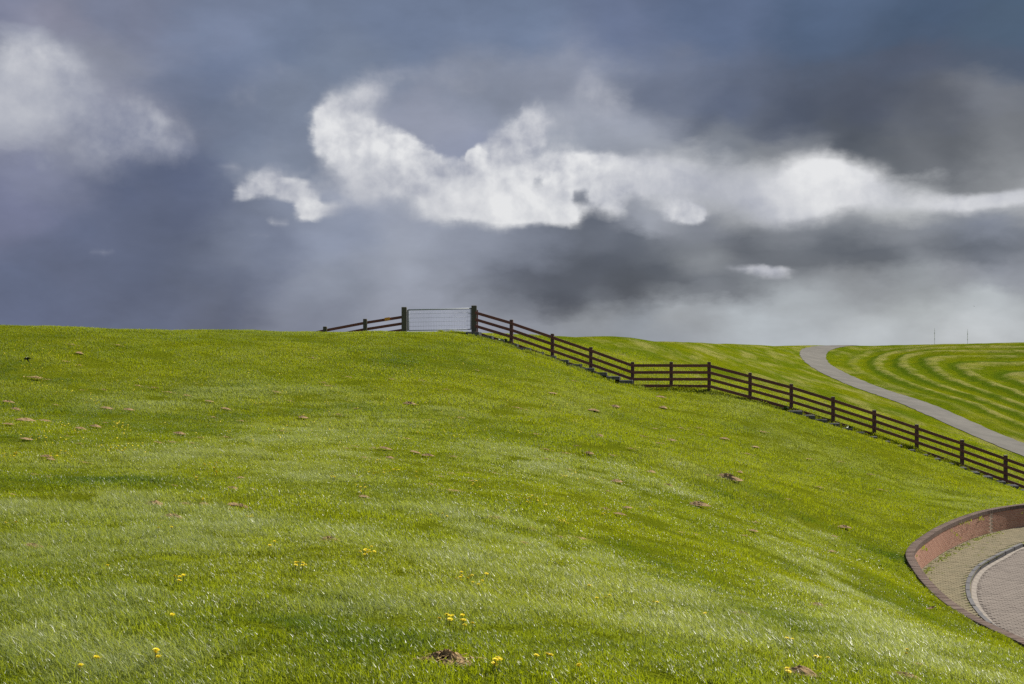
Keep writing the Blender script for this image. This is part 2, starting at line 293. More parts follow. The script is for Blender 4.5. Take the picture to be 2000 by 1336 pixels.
def hit(px, py):                                        # where the slope is seen at a given place in the view
    px = np.atleast_1d(np.asarray(px, float)); py = np.atleast_1d(np.asarray(py, float)); xs = []; ys = []
    for a, b in zip(px, py):
        X = (a-CX)/F*YS; below = ((HY-b)/F*YS) <= ground_z(X, YS)
        k = below.argmax() if below.any() else len(YS)-1
        xs.append(X[k]); ys.append(YS[k])
    xs = np.array(xs); ys = np.array(ys); return xs, ys, ground_z(xs, ys)

# ------------------------------------------------------------------ helpers for objects
def tag(o, label=None, cat=None, group=None, kind=None):
    if label: o['label'] = label
    if cat: o['category'] = cat
    if group: o['group'] = group
    if kind: o['kind'] = kind
    return o
def link(o, parent=None):
    COL.objects.link(o)
    if parent is not None: o.parent = parent
    return o
def empty(name, loc=(0, 0, 0), rz=0.0):
    o = bpy.data.objects.new(name, None); o.location = loc; o.rotation_euler = (0, 0, rz); o.empty_display_size = .2; return link(o)
def mesh_np(name, verts, faces, mats=(), attrs=None, smooth=False):
    me = bpy.data.meshes.new(name); me.from_pydata([tuple(v) for v in verts] if not isinstance(verts, np.ndarray) else verts.tolist(), [], faces if not isinstance(faces, np.ndarray) else faces.tolist())
    for m in mats: me.materials.append(m)
    if smooth: me.polygons.foreach_set('use_smooth', np.ones(len(me.polygons), bool))
    for k, v in (attrs or {}).items():
        a = me.attributes.new(k, 'FLOAT', 'POINT'); a.data.foreach_set('value', np.asarray(v, np.float32))
    me.update(); return me
def ob(name, me, parent=None, loc=(0, 0, 0)):
    o = bpy.data.objects.new(name, me); o.location = loc; return link(o, parent)
class Boxes:                                            # many boxes in one mesh
    Q = np.array([(0,1,3,2),(4,6,7,5),(0,2,6,4),(1,5,7,3),(0,4,5,1),(2,3,7,6)])
    C = np.array([(x, y, z) for z in (-.5, .5) for x in (-.5, .5) for y in (-.5, .5)])
    QQ = [(0,2,3,1),(4,5,7,6),(0,1,5,4),(2,6,7,3),(0,4,6,2),(1,3,7,5)]
    def __init__(s): s.v = []; s.f = []; s.r = []; s.n = 0
    def add(s, c, ux, uy, uz, size, taper=1.0):         # centre, unit axes, size
        P = s.C*np.array(size)
        if taper != 1.0: P[4:, :2] *= taper
        s.v.append(np.asarray(c)+P[:, :1]*np.asarray(ux)+P[:, 1:2]*np.asarray(uy)+P[:, 2:]*np.asarray(uz))
        s.f += [tuple(i+s.n for i in q) for q in s.QQ]; s.n += 8; s.r += [random.random()]*8
        return s
    def mesh(s, name, mat): return mesh_np(name, np.vstack(s.v), s.f, (mat,), {'rnd': s.r})
def tube_mesh(paths, seg=6):                            # [(points, radius or radii)]
    V = []; Fc = []
    for pts, rad in paths:
        pts = [Vector(p) for p in pts]; n = len(pts); rad = [rad]*n if not hasattr(rad, '__len__') else rad; b = len(V)
        for i, p in enumerate(pts):
            t = (pts[min(i+1, n-1)]-pts[max(i-1, 0)]).normalized()
            u = t.cross(Vector((0, 0, 1)) if abs(t.z) < .9 else Vector((1, 0, 0))).normalized(); w = t.cross(u)
            V += [tuple(p+(u*math.cos(2*math.pi*k/seg)+w*math.sin(2*math.pi*k/seg))*rad[i]) for k in range(seg)]
        for i in range(n-1):
            for k in range(seg):
                a = b+i*seg+k; c = b+i*seg+(k+1) % seg; Fc.append((a, c, c+seg, a+seg))
        Fc.append(tuple(b+k for k in range(seg))[::-1]); Fc.append(tuple(b+(n-1)*seg+k for k in range(seg)))
    return V, Fc
def material(name):
    m = bpy.data.materials.new(name); m.use_nodes = True; t = N(m.node_tree); t.n.clear()
    return m, t
def finish(t, shader): t.l.new(shader, t.new('ShaderNodeOutputMaterial', out=None).inputs[0])
def bsdf(t, color, rough=0.7, spec=0.3, normal=None, metallic=0.0):
    return t.new('ShaderNodeBsdfPrincipled', {'Base Color': col4(color), 'Roughness': rough, 'Specular IOR Level': spec, 'Normal': normal, 'Metallic': metallic})
def attr(t, name, kind='GEOMETRY', out=2): return t.new('ShaderNodeAttribute', out=out, attribute_name=name, attribute_type=kind)
def bump(t, h, dist, strength=1.0): return t.new('ShaderNodeBump', {'Height': h, 'Distance': dist, 'Strength': strength})
def wpos(t): return t.n.new('ShaderNodeNewGeometry').outputs['Position']
def opos(t): return t.n.new('ShaderNodeTexCoord').outputs['Object']

# ------------------------------------------------------------------ materials
def grass_tone(t, P):                                   # sward colour from the place: lush, yellowish and thin patches
    n1 = t.noise(P, 0.16, 4.0, 0.55); n2 = t.noise(P, 0.75, 4.0, 0.6)
    c = t.mix(t.ss(n1, 0.38, 0.64), (0.150, 0.200, 0.0020), (0.222, 0.252, 0.0020))
    c = t.mix(t.m('MULTIPLY', t.ss(n2, 0.50, 0.72), 0.55), c, (0.080, 0.128, 0.0035))
    return t.mix(t.m('MULTIPLY', t.ss(n2, 0.46, 0.28), 0.45), c, (0.205, 0.215, 0.006))
mat_ground, t = material('turf')
P = wpos(t)
c = t.mix(1.0, grass_tone(t, P), (0.52, 0.53, 1.3), 'MULTIPLY')
fine = t.noise(P, 9.0, 5.0, 0.65); fine2 = t.noise(t.v('MULTIPLY', P, (1, .45, 1)), 2.6, 5.0, 0.62)
c = t.mix(t.m('MULTIPLY', t.ss(fine, 0.50, 0.72), 0.5), c, (0.034, 0.062, 0.007))
c = t.mix(t.m('MULTIPLY', t.ss(fine2, 0.56, 0.74), 0.45), c, (0.175, 0.17, 0.045))
mow = attr(t, 'mow'); mowa = attr(t, 'mow_on'); dry = attr(t, 'dry')
wob = t.m('MULTIPLY_ADD', t.m('SUBTRACT', t.noise(P, 0.22, 4.0, 0.6), 0.5), 1.1, t.m('MULTIPLY_ADD', t.m('SUBTRACT', t.noise(P, 1.3, 4.0, 0.65), 0.5), 0.75, mow))
band = t.ss(t.m('SINE', t.m('MULTIPLY', wob, 2*math.pi/2.2)), -0.1, 1.0)
dark = t.ss(t.m('SINE', t.m('MULTIPLY_ADD', wob, 2*math.pi/2.2, 1.6)), 0.0, 0.95)
brk = t.ss(t.noise(t.v('MULTIPLY', P, (1, .5, 1)), 0.62, 6.0, 0.7), 0.36, 0.62)
c = t.mix(t.m('MULTIPLY', t.m('MULTIPLY', dark, mowa), 0.72), c, (0.045, 0.078, 0.0045))
c = t.mix(t.m('MULTIPLY', t.m('MULTIPLY', t.m('MULTIPLY', band, mowa), t.lin(brk, 0, 1, .12, 1.0)), 0.66), c, (0.24, 0.22, 0.075))
dn_ = t.m('MULTIPLY', t.ss(t.noise(t.v('MULTIPLY', P, (1, .30, 1)), 0.42, 6.0, 0.66), 0.46, 0.66), dry)
c = t.mix(t.m('MULTIPLY', dn_, 0.62), c, (0.22, 0.205, 0.065))
lush = t.m('MULTIPLY', t.ss(t.noise(t.v('MULTIPLY', P, (1, .3, 1)), 0.30, 5.0, 0.6), 0.54, 0.70), dry)
c = t.mix(t.m('MULTIPLY', lush, 0.5), c, (0.052, 0.088, 0.006))
near = attr(t, 'thatch')
c = t.mix(t.m('MULTIPLY', near, 0.6), c, (0.085, 0.100, 0.006))
hgt = t.m('ADD', t.m('MULTIPLY', fine, 1.0), t.m('MULTIPLY', t.noise(P, 28.0, 2.0, 0.6), 0.4))
finish(t, bsdf(t, c, 0.9, 0.0, bump(t, hgt, 0.16, 1.0)))

def blade_material(name, tone, gloss, trans, spec):
    m, t = material(name)
    P = wpos(t); c = grass_tone(t, P); r = attr(t, 'blade'); h = attr(t, 'tip'); ti = attr(t, 'tint', 'INSTANCER'); lu = attr(t, 'lush', 'INSTANCER')
    c = t.mix(t.m('MULTIPLY', r, 0.55), c, tone)
    c = t.mix(t.ss(r, 0.93, 0.96, 0, .75), c, (0.34, 0.28, 0.11))           # dead blades
    c = t.mix(t.m('MULTIPLY', t.m('SUBTRACT', 1.0, h, clamp=True), 0.35), c, (0.12, 0.13, 0.02)) # darker, duller towards the blade's foot
    c = t.mix(t.m('MULTIPLY', ti, 1.0, clamp=True), c, (0.250, 0.285, 0.125))   # paler grey patches: painted sheen of the grass, plus random tone
    c = t.mix(t.m('MULTIPLY', lu, 0.9, clamp=True), c, (0.062, 0.118, 0.003))  # lush dark green patches; at upper left also the slope's painted shade
    p = bsdf(t, c, gloss, spec)
    tr = t.new('ShaderNodeBsdfTranslucent', {0: t.mix(t.m('MULTIPLY', t.m('SUBTRACT', 1.0, lu, clamp=True), 0.5), c, (0.37, 0.42, 0.002))})
    finish(t, t.new('ShaderNodeMixShader', (trans, p, tr)))
    return m
mat_blade = blade_material('grass_blade', (0.135, 0.190, 0.003), 0.37, 0.52, 0.42)
mat_blade_mid = blade_material('grass_blade_matt', (0.085, 0.140, 0.003), 0.55, 0.50, 0.42)
mat_blade_far = blade_material('grass_blade_soft', (0.085, 0.140, 0.003), 0.60, 0.50, 0.45)

def simple(name, base, var, scale, rough, spec=0.3, bump_d=0.004, obj=True, rnd=0.0, rndcol=None, bscale=None):
    m, t = material(name); P = opos(t) if obj else wpos(t)
    n = t.noise(P, scale, 5.0, 0.62); c = t.mix(t.ss(n, 0.32, 0.70), base, var)
    if rndcol is not None: c = t.mix(t.m('MULTIPLY', attr(t, 'rnd'), rnd), c, rndcol)
    finish(t, bsdf(t, c, rough, spec, bump(t, t.noise(P, bscale or scale*4, 4.0, 0.6), bump_d)))
    return m
def wood(name, base, dark_, pale, lichen=None):
    m, t = material(name); P = opos(t); rn = t.n.new('ShaderNodeObjectInfo').outputs['Random']
    Q = t.v('ADD', t.v('MULTIPLY', P, (2.0, 26.0, 26.0)), t.v('MULTIPLY', t.new('ShaderNodeCombineXYZ', (rn, rn, rn)), (60, 60, 60)))
    g = t.noise(Q, 1.3, 5.0, 0.6); c = t.mix(t.ss(g, 0.3, 0.7), base, dark_)
    c = t.mix(t.m('MULTIPLY', rn, 0.5), c, pale)
    wear = t.noise(t.v('MULTIPLY', P, (3, 9, 9)), 2.0, 5.0, 0.65); c = t.mix(t.ss(wear, 0.58, 0.74, 0, .55), c, lichen or pale)
    finish(t, bsdf(t, c, 0.62, 0.35, bump(t, g, 0.004)))
    return m
mat_board = wood('stained_board', (0.150, 0.050, 0.036), (0.082, 0.031, 0.024), (0.185, 0.070, 0.048), (0.13, 0.078, 0.062))
mat_post = wood('stained_post', (0.088, 0.040, 0.034), (0.054, 0.029, 0.027), (0.110, 0.056, 0.047), (0.105, 0.085, 0.070))
mat_oldpost = wood('lichened_post', (0.080, 0.076, 0.052), (0.045, 0.043, 0.032), (0.095, 0.090, 0.060), (0.13, 0.135, 0.075))
mat_cap = simple('weathered_end_grain', (0.20, 0.17, 0.13), (0.11, 0.09, 0.075), 14, 0.8)
mat_zinc = simple('galvanised_steel', (0.34, 0.37, 0.39), (0.26, 0.29, 0.31), 9, 0.55, 0.4, 0.0005)
mat_bolt = simple('dull_bolt', (0.10, 0.09, 0.085), (0.06, 0.05, 0.05), 30, 0.5, 0.5, 0.0005)
mat_sign = simple('orange_plate', (0.62, 0.30, 0.020), (0.55, 0.24, 0.02), 6, 0.45, 0.4, 0.0005)
mat_concrete = simple('weathered_concrete', (0.12, 0.12, 0.115), (0.062, 0.064, 0.062), 5, 0.85, 0.2, 0.006)
mat_brick = simple('brick', (0.310, 0.155, 0.098), (0.230, 0.110, 0.074), 11, 0.85, 0.2, 0.003, rnd=0.55, rndcol=(0.36, 0.215, 0.15))
mat_mortar = simple('mortar', (0.46, 0.36, 0.27), (0.36, 0.28, 0.21), 7, 0.9, 0.2, 0.003)
mat_coping = simple('coping_brick', (0.112, 0.078, 0.062), (0.070, 0.053, 0.046), 10, 0.95, 0.05, 0.004, rnd=0.6, rndcol=(0.16, 0.128, 0.106))
mat_kerb = simple('kerb_concrete', (0.050, 0.049, 0.051), (0.032, 0.032, 0.035), 6, 0.8, 0.25, 0.004, rnd=.5, rndcol=(0.095, 0.09, 0.088))
mat_gutter = simple('gutter_concrete', (0.19, 0.165, 0.135), (0.14, 0.12, 0.10), 5, 0.85, 0.2, 0.004)
mat_paver = simple('clay_paver', (0.135, 0.112, 0.068), (0.100, 0.088, 0.052), 3, 0.9, 0.1, 0.004, obj=False, rnd=.6, rndcol=(0.16, 0.135, 0.08))
mat_roadpaver = simple('road_paver', (0.135, 0.115, 0.097), (0.110, 0.093, 0.079), 1.1, 0.9, 0.1, 0.004, obj=False, rnd=.55, rndcol=(0.16, 0.137, 0.116))
m, t = material('mossy_joint_sand'); P = wpos(t); mo = t.ss(t.noise(P, 1.3, 5.0, 0.6), 0.42, 0.62)
finish(t, bsdf(t, t.mix(mo, (0.125, 0.108, 0.070), (0.100, 0.110, 0.024)), 0.95, 0.1)); mat_joint = m
mat_moss = simple('moss', (0.15, 0.165, 0.012), (0.075, 0.095, 0.010), 20, 0.95, 0.1, 0.01, obj=False)
m, t = material('path_asphalt'); P = wpos(t); nb = t.noise(P, 0.6, 5.0, 0.6); nf = t.noise(P, 30, 3.0, 0.7)
c = t.mix(t.ss(nb, 0.35, 0.68), (0.076, 0.072, 0.062), (0.100, 0.094, 0.081)); c = t.mix(t.ss(nf, 0.55, 0.75, 0, .5), c, (0.07, 0.06, 0.05))
c = t.mix(t.ss(t.noise(P, 2.1, 4, .7), 0.60, 0.70, 0, .75), c, (0.06, 0.05, 0.035))
finish(t, bsdf(t, c, 0.9, 0.1, bump(t, nf, 0.006))); mat_path = m
m, t = material('dug_soil'); P = wpos(t); nb = t.noise(P, 16, 5.0, 0.65)
c = t.mix(t.ss(nb, 0.35, 0.65), (0.29, 0.20, 0.10), (0.17, 0.115, 0.06)); c = t.mix(t.ss(t.noise(P, 60, 3, .6), 0.55, 0.7, 0, .7), c, (0.33, 0.24, 0.125))
finish(t, bsdf(t, c, 0.95, 0.1, bump(t, t.noise(P, 40, 4.0, 0.7), 0.02))); mat_soil = m
mat_hole = simple('shaded_hole_soil', (0.035, 0.027, 0.018), (0.02, 0.015, 0.011), 20, 0.95, 0.1, 0.006)  # soil colour darkened to stand for the shade inside the burrow hole
mat_hay = simple('dry_cuttings', (0.40, 0.285, 0.125), (0.25, 0.17, 0.075), 22, 0.9, 0.15, 0.01, obj=False)
mat_petal = simple('dandelion_petal', (0.64, 0.52, 0.006), (0.56, 0.42, 0.005), 60, 0.6, 0.2, 0.0005)
mat_stem = simple('flower_stem', (0.10, 0.14, 0.03), (0.13, 0.11, 0.05), 20, 0.6, 0.3, 0.0005)
mat_weed = simple('weed_leaf', (0.10, 0.17, 0.018), (0.065, 0.12, 0.014), 12, 0.5, 0.4, 0.002)
mat_feather = simple('dark_feather', (0.010, 0.011, 0.016), (0.006, 0.006, 0.008), 30, 0.5, 0.4, 0.0005)
mat_leaf = simple('dead_leaf', (0.24, 0.135, 0.055), (0.15, 0.08, 0.035), 25, 0.7, 0.3, 0.002)
mat_mast = simple('hazed_mast', (0.52, 0.54, 0.57), (0.46, 0.48, 0.51), 0.2, 0.6, 0.3, 0.001)  # pale grey has the haze of distance mixed into the colour

# ------------------------------------------------------------------ ground sheet
nx, ny = len(GX), len(GY)
idx = np.arange(nx*ny).reshape(nx, ny)
faces = np.stack([idx[:-1, :-1], idx[1:, :-1], idx[1:, 1:], idx[:-1, 1:]], -1).reshape(-1, 4)
me = bpy.data.meshes.new('ground')
me.vertices.add(nx*ny); me.vertices.foreach_set('co', np.stack([MX, MY, MZ], -1).ravel())
me.loops.add(faces.size); me.loops.foreach_set('vertex_index', faces.ravel().astype(np.int32))
me.polygons.add(len(faces)); me.polygons.foreach_set('loop_start', np.arange(0, faces.size, 4, dtype=np.int32)); me.polygons.foreach_set('loop_total', np.full(len(faces), 4, np.int32))
me.polygons.foreach_set('use_smooth', np.ones(len(faces), bool))
me.materials.append(mat_ground); me.update(calc_edges=True)
FENCE_Y = lambda x: np.interp(x, [-60, -4, 10, 23, 60], [75, 61, 59.4, 57, 52])
mowv, mow_on = mow_at(MX, MY)
put = lambda name, v: me.attributes.new(name, 'FLOAT', 'POINT').data.foreach_set('value', np.ascontiguousarray(v, np.float32).ravel())
put('mow', mowv); put('mow_on', mow_on)
behind = sm(MY-FENCE_Y(MX), 0.5, 6)*sm(MX, -2, 3)
put('dry', behind*(1-sm(mowv, -2, 1.5)*sm(MX, 30, 36)))
put('thatch', (1-sm(MY-FENCE_Y(MX), 2, 12))*(1-sm(MX*0+np.hypot(MX, MY), 62, 80)))
tag(ob('ground', me), kind='structure')

# ------------------------------------------------------------------ path over the dike
Pp, Tt, Nn = resample(PATH, 0.8)
vs_ = []; off = np.linspace(-1.5, 1.5, 7); wob = np.random.default_rng(3).normal(0, .05, (len(Pp), 2))
for i in range(len(Pp)):
    for j, o in enumerate(off):
        q = Pp[i]+Nn[i]*(o+(wob[i, 0] if j == 0 else wob[i, 1] if j == 6 else 0)); vs_.append((q[0], q[1], 0))
vs_ = np.array(vs_); vs_[:, 2] = tps(vs_[:, 0], vs_[:, 1])-0.022+0.03*(1-np.tile((off/1.5)**2, len(Pp)))
edge_ = np.maximum(sm(vs_[:, 1], 185, 230), 0); vs_[:, 2] = vs_[:, 2]*(1-edge_)+edge_*(-6.6)
fc = [(i*7+j, i*7+j+1, (i+1)*7+j+1, (i+1)*7+j) for i in range(len(Pp)-1) for j in range(6)]
tag(ob('path', mesh_np('path', vs_, fc, (mat_path,), smooth=True)), kind='structure')

# ------------------------------------------------------------------ sunken turning circle: retaining wall, footpath, kerb, road
wall = empty('retaining_wall', (9.1, 24.3, WALK))
tag(wall, 'low curved red brick retaining wall with a darker brick coping beside the paved turning circle', 'wall')
base = Vector(wall.location)
def add_part(name, me, parent): o = ob(name, me, parent); return o
Cp, Ct, Cn = resample(WALL, 0.25)
core_v = []; core_f = []
for i in range(len(Cp)):
    for o, z in ((-.09, WALK-.5), (.094, WALK-.5), (.094, TOPZ-.113), (-.09, TOPZ-.113)):
        q = Cp[i]+Cn[i]*o; core_v.append((q[0]-base.x, q[1]-base.y, z-base.z))
    if i:
        a = (i-1)*4; b = i*4
        for k in range(4): core_f.append((a+k, a+(k+1) % 4, b+(k+1) % 4, b+k))
add_part('mortar_core', mesh_np('mortar_core', core_v, core_f, (mat_mortar,)), wall)
# face bricks
JOINT = (15.8, 40.8)                                     # the open movement joint
items = []
for ci in range(11):
    bp, bt, bn = resample(WALL, 0.221, 0.094)
    Q, s = spline(WALL, None); n = len(bp)
    si = (np.arange(n)+(0.5 if ci % 2 else 0.0))*0.221+.05
    P_ = np.c_[np.interp(si, s, Q[:, 0]), np.interp(si, s, Q[:, 1])]
    for i in range(n):
        p = P_[i]+bn[i]*0.062
        if abs((p[0]-JOINT[0])*bt[i][0]+(p[1]-JOINT[1])*bt[i][1]) < 0.11 and np.hypot(p[0]-JOINT[0], p[1]-JOINT[1]) < .5: continue
        items.append((p, bt[i], bn[i], WALK+0.030+ci*0.0582))
def near_key(it):                                        # bricks that show largest: facing the viewer and near
    p, tt, nn_ = it[0], it[1], it[2]
    vis = -(nn_[0]*p[0]+nn_[1]*p[1])/np.hypot(*p)
    inview = abs(p[0]/p[1]) < 0.415 and vis > 0.02
    return (0 if inview else 1, np.hypot(*p))
items.sort(key=near_key)
brick_meshes = [Boxes().add((0, 0, 0), (1, 0, 0), (0, 1, 0), (0, 0, 1), (0.209, 0.078, 0.0435), .97).mesh('brick', mat_brick) for _ in range(10)]
for k, (p, tt, nn_, z) in enumerate(items[:300]):
    o = bpy.data.objects.new('brick', brick_meshes[k % 10]); o.location = (p[0]-base.x, p[1]-base.y, z-base.z+random.uniform(-.002, .002)); o.rotation_euler = (0, 0, math.atan2(tt[1], tt[0])+random.uniform(-.012, .012)); link(o, wall)
B = Boxes()
for p, tt, nn_, z in items[300:]:
    B.add((p[0]-base.x, p[1]-base.y, z-base.z), (tt[0], tt[1], 0), (nn_[0], nn_[1], 0), (0, 0, 1), (0.209, 0.078+random.uniform(-.004, .004), 0.0435))
tag(add_part('brickwork', B.mesh('brickwork', mat_brick), wall), kind='stuff')
cp, ct, cn = resample(WALL, 0.0665)
cit = [(cp[i], ct[i], cn[i]) for i in range(len(cp)) if np.hypot(cp[i][0]-JOINT[0], cp[i][1]-JOINT[1]) > 0.03]
cit.sort(key=lambda it: (0 if abs(it[0][0]/it[0][1]) < 0.415 else 1, np.hypot(*it[0])))
cop_meshes = [Boxes().add((0, 0, 0), (1, 0, 0), (0, 1, 0), (0, 0, 1), (0.0565, 0.222, 0.115), .97).mesh('coping_brick', mat_coping) for _ in range(12)]
B = Boxes()
for k, (p, tt, nn_) in enumerate(cit):
    z = TOPZ-.0575+random.uniform(-.004, .004)
    if k < 300:
        o = bpy.data.objects.new('coping_brick', random.choice(cop_meshes)); o.location = (p[0]-base.x, p[1]-base.y, z-base.z); o.rotation_euler = (random.uniform(-.02, .02), 0, math.atan2(tt[1], tt[0])+random.uniform(-.02, .02)); link(o, wall)
    else: B.add((p[0]-base.x, p[1]-base.y, z-base.z), (tt[0], tt[1], 0), (-tt[1], tt[0], 0), (0, 0, 1), (0.0565, 0.222+random.uniform(-.006, .006), 0.115))
tag(add_part('coping_brickwork', B.mesh('coping_brickwork', mat_coping), wall), kind='stuff')
B = Boxes()
for i in range(len(cp)): B.add((cp[i][0]-base.x, cp[i][1]-base.y, TOPZ-.062-base.z), (ct[i][0], ct[i][1], 0), (-ct[i][1], ct[i][0], 0), (0, 0, 1), (0.07, 0.185, 0.100))
add_part('coping_mortar', B.mesh('coping_mortar', mat_mortar), wall)
# footpath and road beds
def sheet(name, left, right, z, mat, n=120):
    ys = np.linspace(14.7, 46.0, n); v = []; f = []
    for y in ys: v += [(left(y), y, z), (right(y), y, z)]
    for i in range(n-1): f.append((2*i, 2*i+1, 2*i+3, 2*i+2))
    return tag(ob(name, mesh_np(name, v, f, (mat,))), kind='structure')
xw = lambda y: float(x_on(WQ, y)); xg = lambda y: float(max(x_on(GQ, y), x_on(WQ, y)+.05))
footpath = sheet('footpath', xw, lambda y: 40.0 if y > 43.6 else xg(y), WALK-.012, mat_joint)
road = sheet('road', lambda y: xg(y)-.02, lambda y: 40.0, ROAD-.012, mat_roadpaver)
def pave(name, mat, inside, z, x0, x1, y0, y1, lx, ly, parent, seed):
    r = np.random.default_rng(seed); B = Boxes(); row = 0; y = y0
    while y < y1:
        x = x0+(row % 2)*lx/2
        while x < x1:
            if inside(x, y):
                h = r.normal(0, .0015)
                B.add((x, y, z-.02+h), (1, r.normal(0, .02), 0), (r.normal(0, .02), 1, r.normal(0, .004)), (0, 0, 1), (lx-.006, ly-.006, .04), .97)
            x += lx
        y += ly; row += 1
    o = ob(name, B.mesh(name, mat), parent); return tag(o, kind='stuff')
SL = lambda Q, y: math.sqrt(1+((x_on(Q, y+.05)-x_on(Q, y-.05))/.1)**2)
pave('paver', mat_paver, lambda x, y: xw(y)+.17*SL(WQ, y) < x < (25.5 if y > 43.4 else xg(y)-.16*SL(GQ, y)), WALK, 9.0, 25, 16, 45, .21, .105, footpath, 1)
pave('paver', mat_roadpaver, lambda x, y: x > xg(y)+.17*SL(GQ, y), ROAD, 10.6, 20.5, 17, 41, .21, .105, road, 2)
for x0, x1, y0, y1 in ((20.5, 34, 15, 43), ):
    B = Boxes(); B.add(((x0+x1)/2, (y0+y1)/2, ROAD-.012), (1, 0, 0), (0, 1, 0), (0, 0, 1), (x1-x0, y1-y0, .012)); tag(ob('paved_surface', B.mesh('paved_surface', mat_roadpaver), road), kind='stuff')
# kerb
kerb = empty('kerb', (11.2, 29.9, ROAD)); tag(kerb, 'dark grey concrete kerb curving round the edge of the road', 'kerb', kind='structure'); del kerb['category'], kerb['label']
kp, kt, kn = resample(KERB, 0.98, -.06)
for i in range(len(kp)):
    sub = Boxes(); q = kp[i]; sub.add((0, 0, 0), (1, 0, 0), (0, 1, 0), (0, 0, 1), (0.968, 0.105, 0.26), .95)
    o = bpy.data.objects.new('kerb_stone', sub.mesh('kerb_stone', mat_kerb)); o.location = (q[0]-11.2, q[1]-29.9, WALK+.012-.13-ROAD+random.uniform(-.004, .004)); o.rotation_euler = (0, 0, math.atan2(kt[i][1], kt[i][0])); link(o, kerb)
gp, gt, gn = resample(GUTT, 0.5, .085)
for i in range(len(gp)):
    if gp[i][0] > 21: continue
    sub = Boxes(); sub.add((0, 0, 0), (1, 0, 0), (0, 1, 0), (0, 0, 1), (0.49, 0.13, 0.06), .99)
    o = bpy.data.objects.new('gutter_slab', sub.mesh('gutter_slab', mat_gutter)); o.location = (gp[i][0], gp[i][1], ROAD-.026); o.rotation_euler = (0, 0, math.atan2(gt[i][1], gt[i][0])); link(o, road)
# moss and weeds along the wall foot and kerb
mb_v = []; mb_f = []; r_ = np.random.default_rng(11)
fp_, ft_, fn_ = resample(WALL, 0.12, .20)
mo_n = fbm(fp_[:, 0], fp_[:, 1], 1.4, 2, 8)
for i in range(len(fp_)):
    if mo_n[i] < -0.05: continue
    for q in range(3):
        c0 = fp_[i]+fn_[i]*abs(r_.normal(0, .13))+ft_[i]*r_.normal(0, .05); rad = r_.uniform(.02, .07); hh = r_.uniform(.008, .03); b0 = len(mb_v)
        ring = [(c0[0]+rad*math.cos(a)*r_.uniform(.6, 1.3), c0[1]+rad*math.sin(a)*r_.uniform(.6, 1.3), WALK-.004) for a in np.linspace(0, 2*math.pi, 7)[:-1]]
        mb_v += ring+[(c0[0], c0[1], WALK+hh)]; mb_f += [(b0+k, b0+(k+1) % 6, b0+6) for k in range(6)]
r_px = r_.uniform(10, 16, 900); r_py = r_.uniform(24, 42, 900); nn2 = fbm(r_px, r_py, 1.1, 2, 9)
for x, y, s_ in zip(r_px, r_py, nn2):
    if s_ > .1 and xw(y)+.3 < x < xg(y)-.25:
        rad = r_.uniform(.015, .05); b0 = len(mb_v)
        mb_v += [(x+rad*1.8*math.cos(a), y+rad*.6*math.sin(a), WALK-.006) for a in np.linspace(0, 2*math.pi, 7)[:-1]]+[(x, y, WALK+.010)]; mb_f += [(b0+k, b0+(k+1) % 6, b0+6) for k in range(6)]
tag(ob('moss', mesh_np('moss', mb_v, mb_f, (mat_moss,))), 'green moss growing along the foot of the brick wall and between the pavers', kind='stuff')

# ------------------------------------------------------------------ fences and gate across the dike
def wp(px, py, Y): return np.array([(px-CX)/F*Y, Y, (HY-py)/F*Y])
def oriented(name, me, parent, p, ux, up=(0, 0, 1)):
    ux = Vector(ux).normalized(); uy = Vector(up).cross(ux).normalized(); uz = ux.cross(uy)
    M = Matrix((ux, uy, uz)).transposed().to_4x4(); M.translation = Vector(p)
    o = bpy.data.objects.new(name, me); link(o, parent); o.matrix_local = Matrix.Translation(-Vector(parent.location)) @ M if parent is not None else M
    return o
def bevel_box(name, size, mat, b=.006):
    bm = bmesh.new(); bmesh.ops.create_cube(bm, size=1.0)
    for v in bm.verts: v.co = Vector((v.co.x*size[0], v.co.y*size[1], v.co.z*size[2]))
    if b: bmesh.ops.bevel(bm, geom=bm.edges[:], offset=b, segments=1, affect='EDGES')
    me = bpy.data.meshes.new(name); bm.to_mesh(me); bm.free(); me.materials.append(mat); return me
def post(parent, p_top, z_ground, w, mat, ux, name='post', capmat=mat_cap):
    h = p_top[2]-z_ground+.35
    me = bevel_box(name, (h-.012, w, w), mat, .008)       # grain runs along local x
    o = oriented(name, me, parent, (p_top[0], p_top[1], p_top[2]-.012-(h-.012)/2), (0, 0, 1), up=ux)
    cm = bevel_box('post_cap', (w*.97, w*.97, .024), capmat, .009)
    c = bpy.data.objects.new('post_cap', cm); link(c, o); c.matrix_local = Matrix.Translation((h/2, 0, 0)) @ Matrix.Rotation(R(90), 4, 'Y')
    return o
def board(parent, a, b, mat, hgt=.142, th=.036, name='board'):
    a = Vector(a); b = Vector(b); L = (b-a).length
    up = Vector((0, 0, 1)); return oriented(name, bevel_box(name, (L-.008, th, hgt), mat, .003), parent, (a+b)/2, b-a)
RIGHT = [(926,603,651,61.0),(999,624.5,672,60.7),(1079,652,699,60.4),(1154,678,726,60.2),(1235.5,707,752,60.0),(1311,707,755,59.7),(1385,707,760,59.4),(1465,728,777,59.0),(1545.5,750,800,58.7),
         (1627,775,825,58.4),(1707.5,801,849,58.1),(1790.5,829,880,57.8),(1879,859,908,57.4),(1964,889,944,57.0),(2051,920,976,56.6),(2140,952,1010,56.2),(2230,986,1045,55.8)]
rf = empty('timber_fence', tuple(wp(999, 672, 60.7))); tag(rf, 'long dark brown four rail timber fence running down the grassy slope beside the concrete steps', 'fence')
gps = empty('gate_post', tuple(wp(926, 650, 61))); tag(gps, 'taller thick grey green gate post at the top of the long timber fence', 'post')
tops = [wp(p[0], p[1], p[3]) for p in RIGHT]
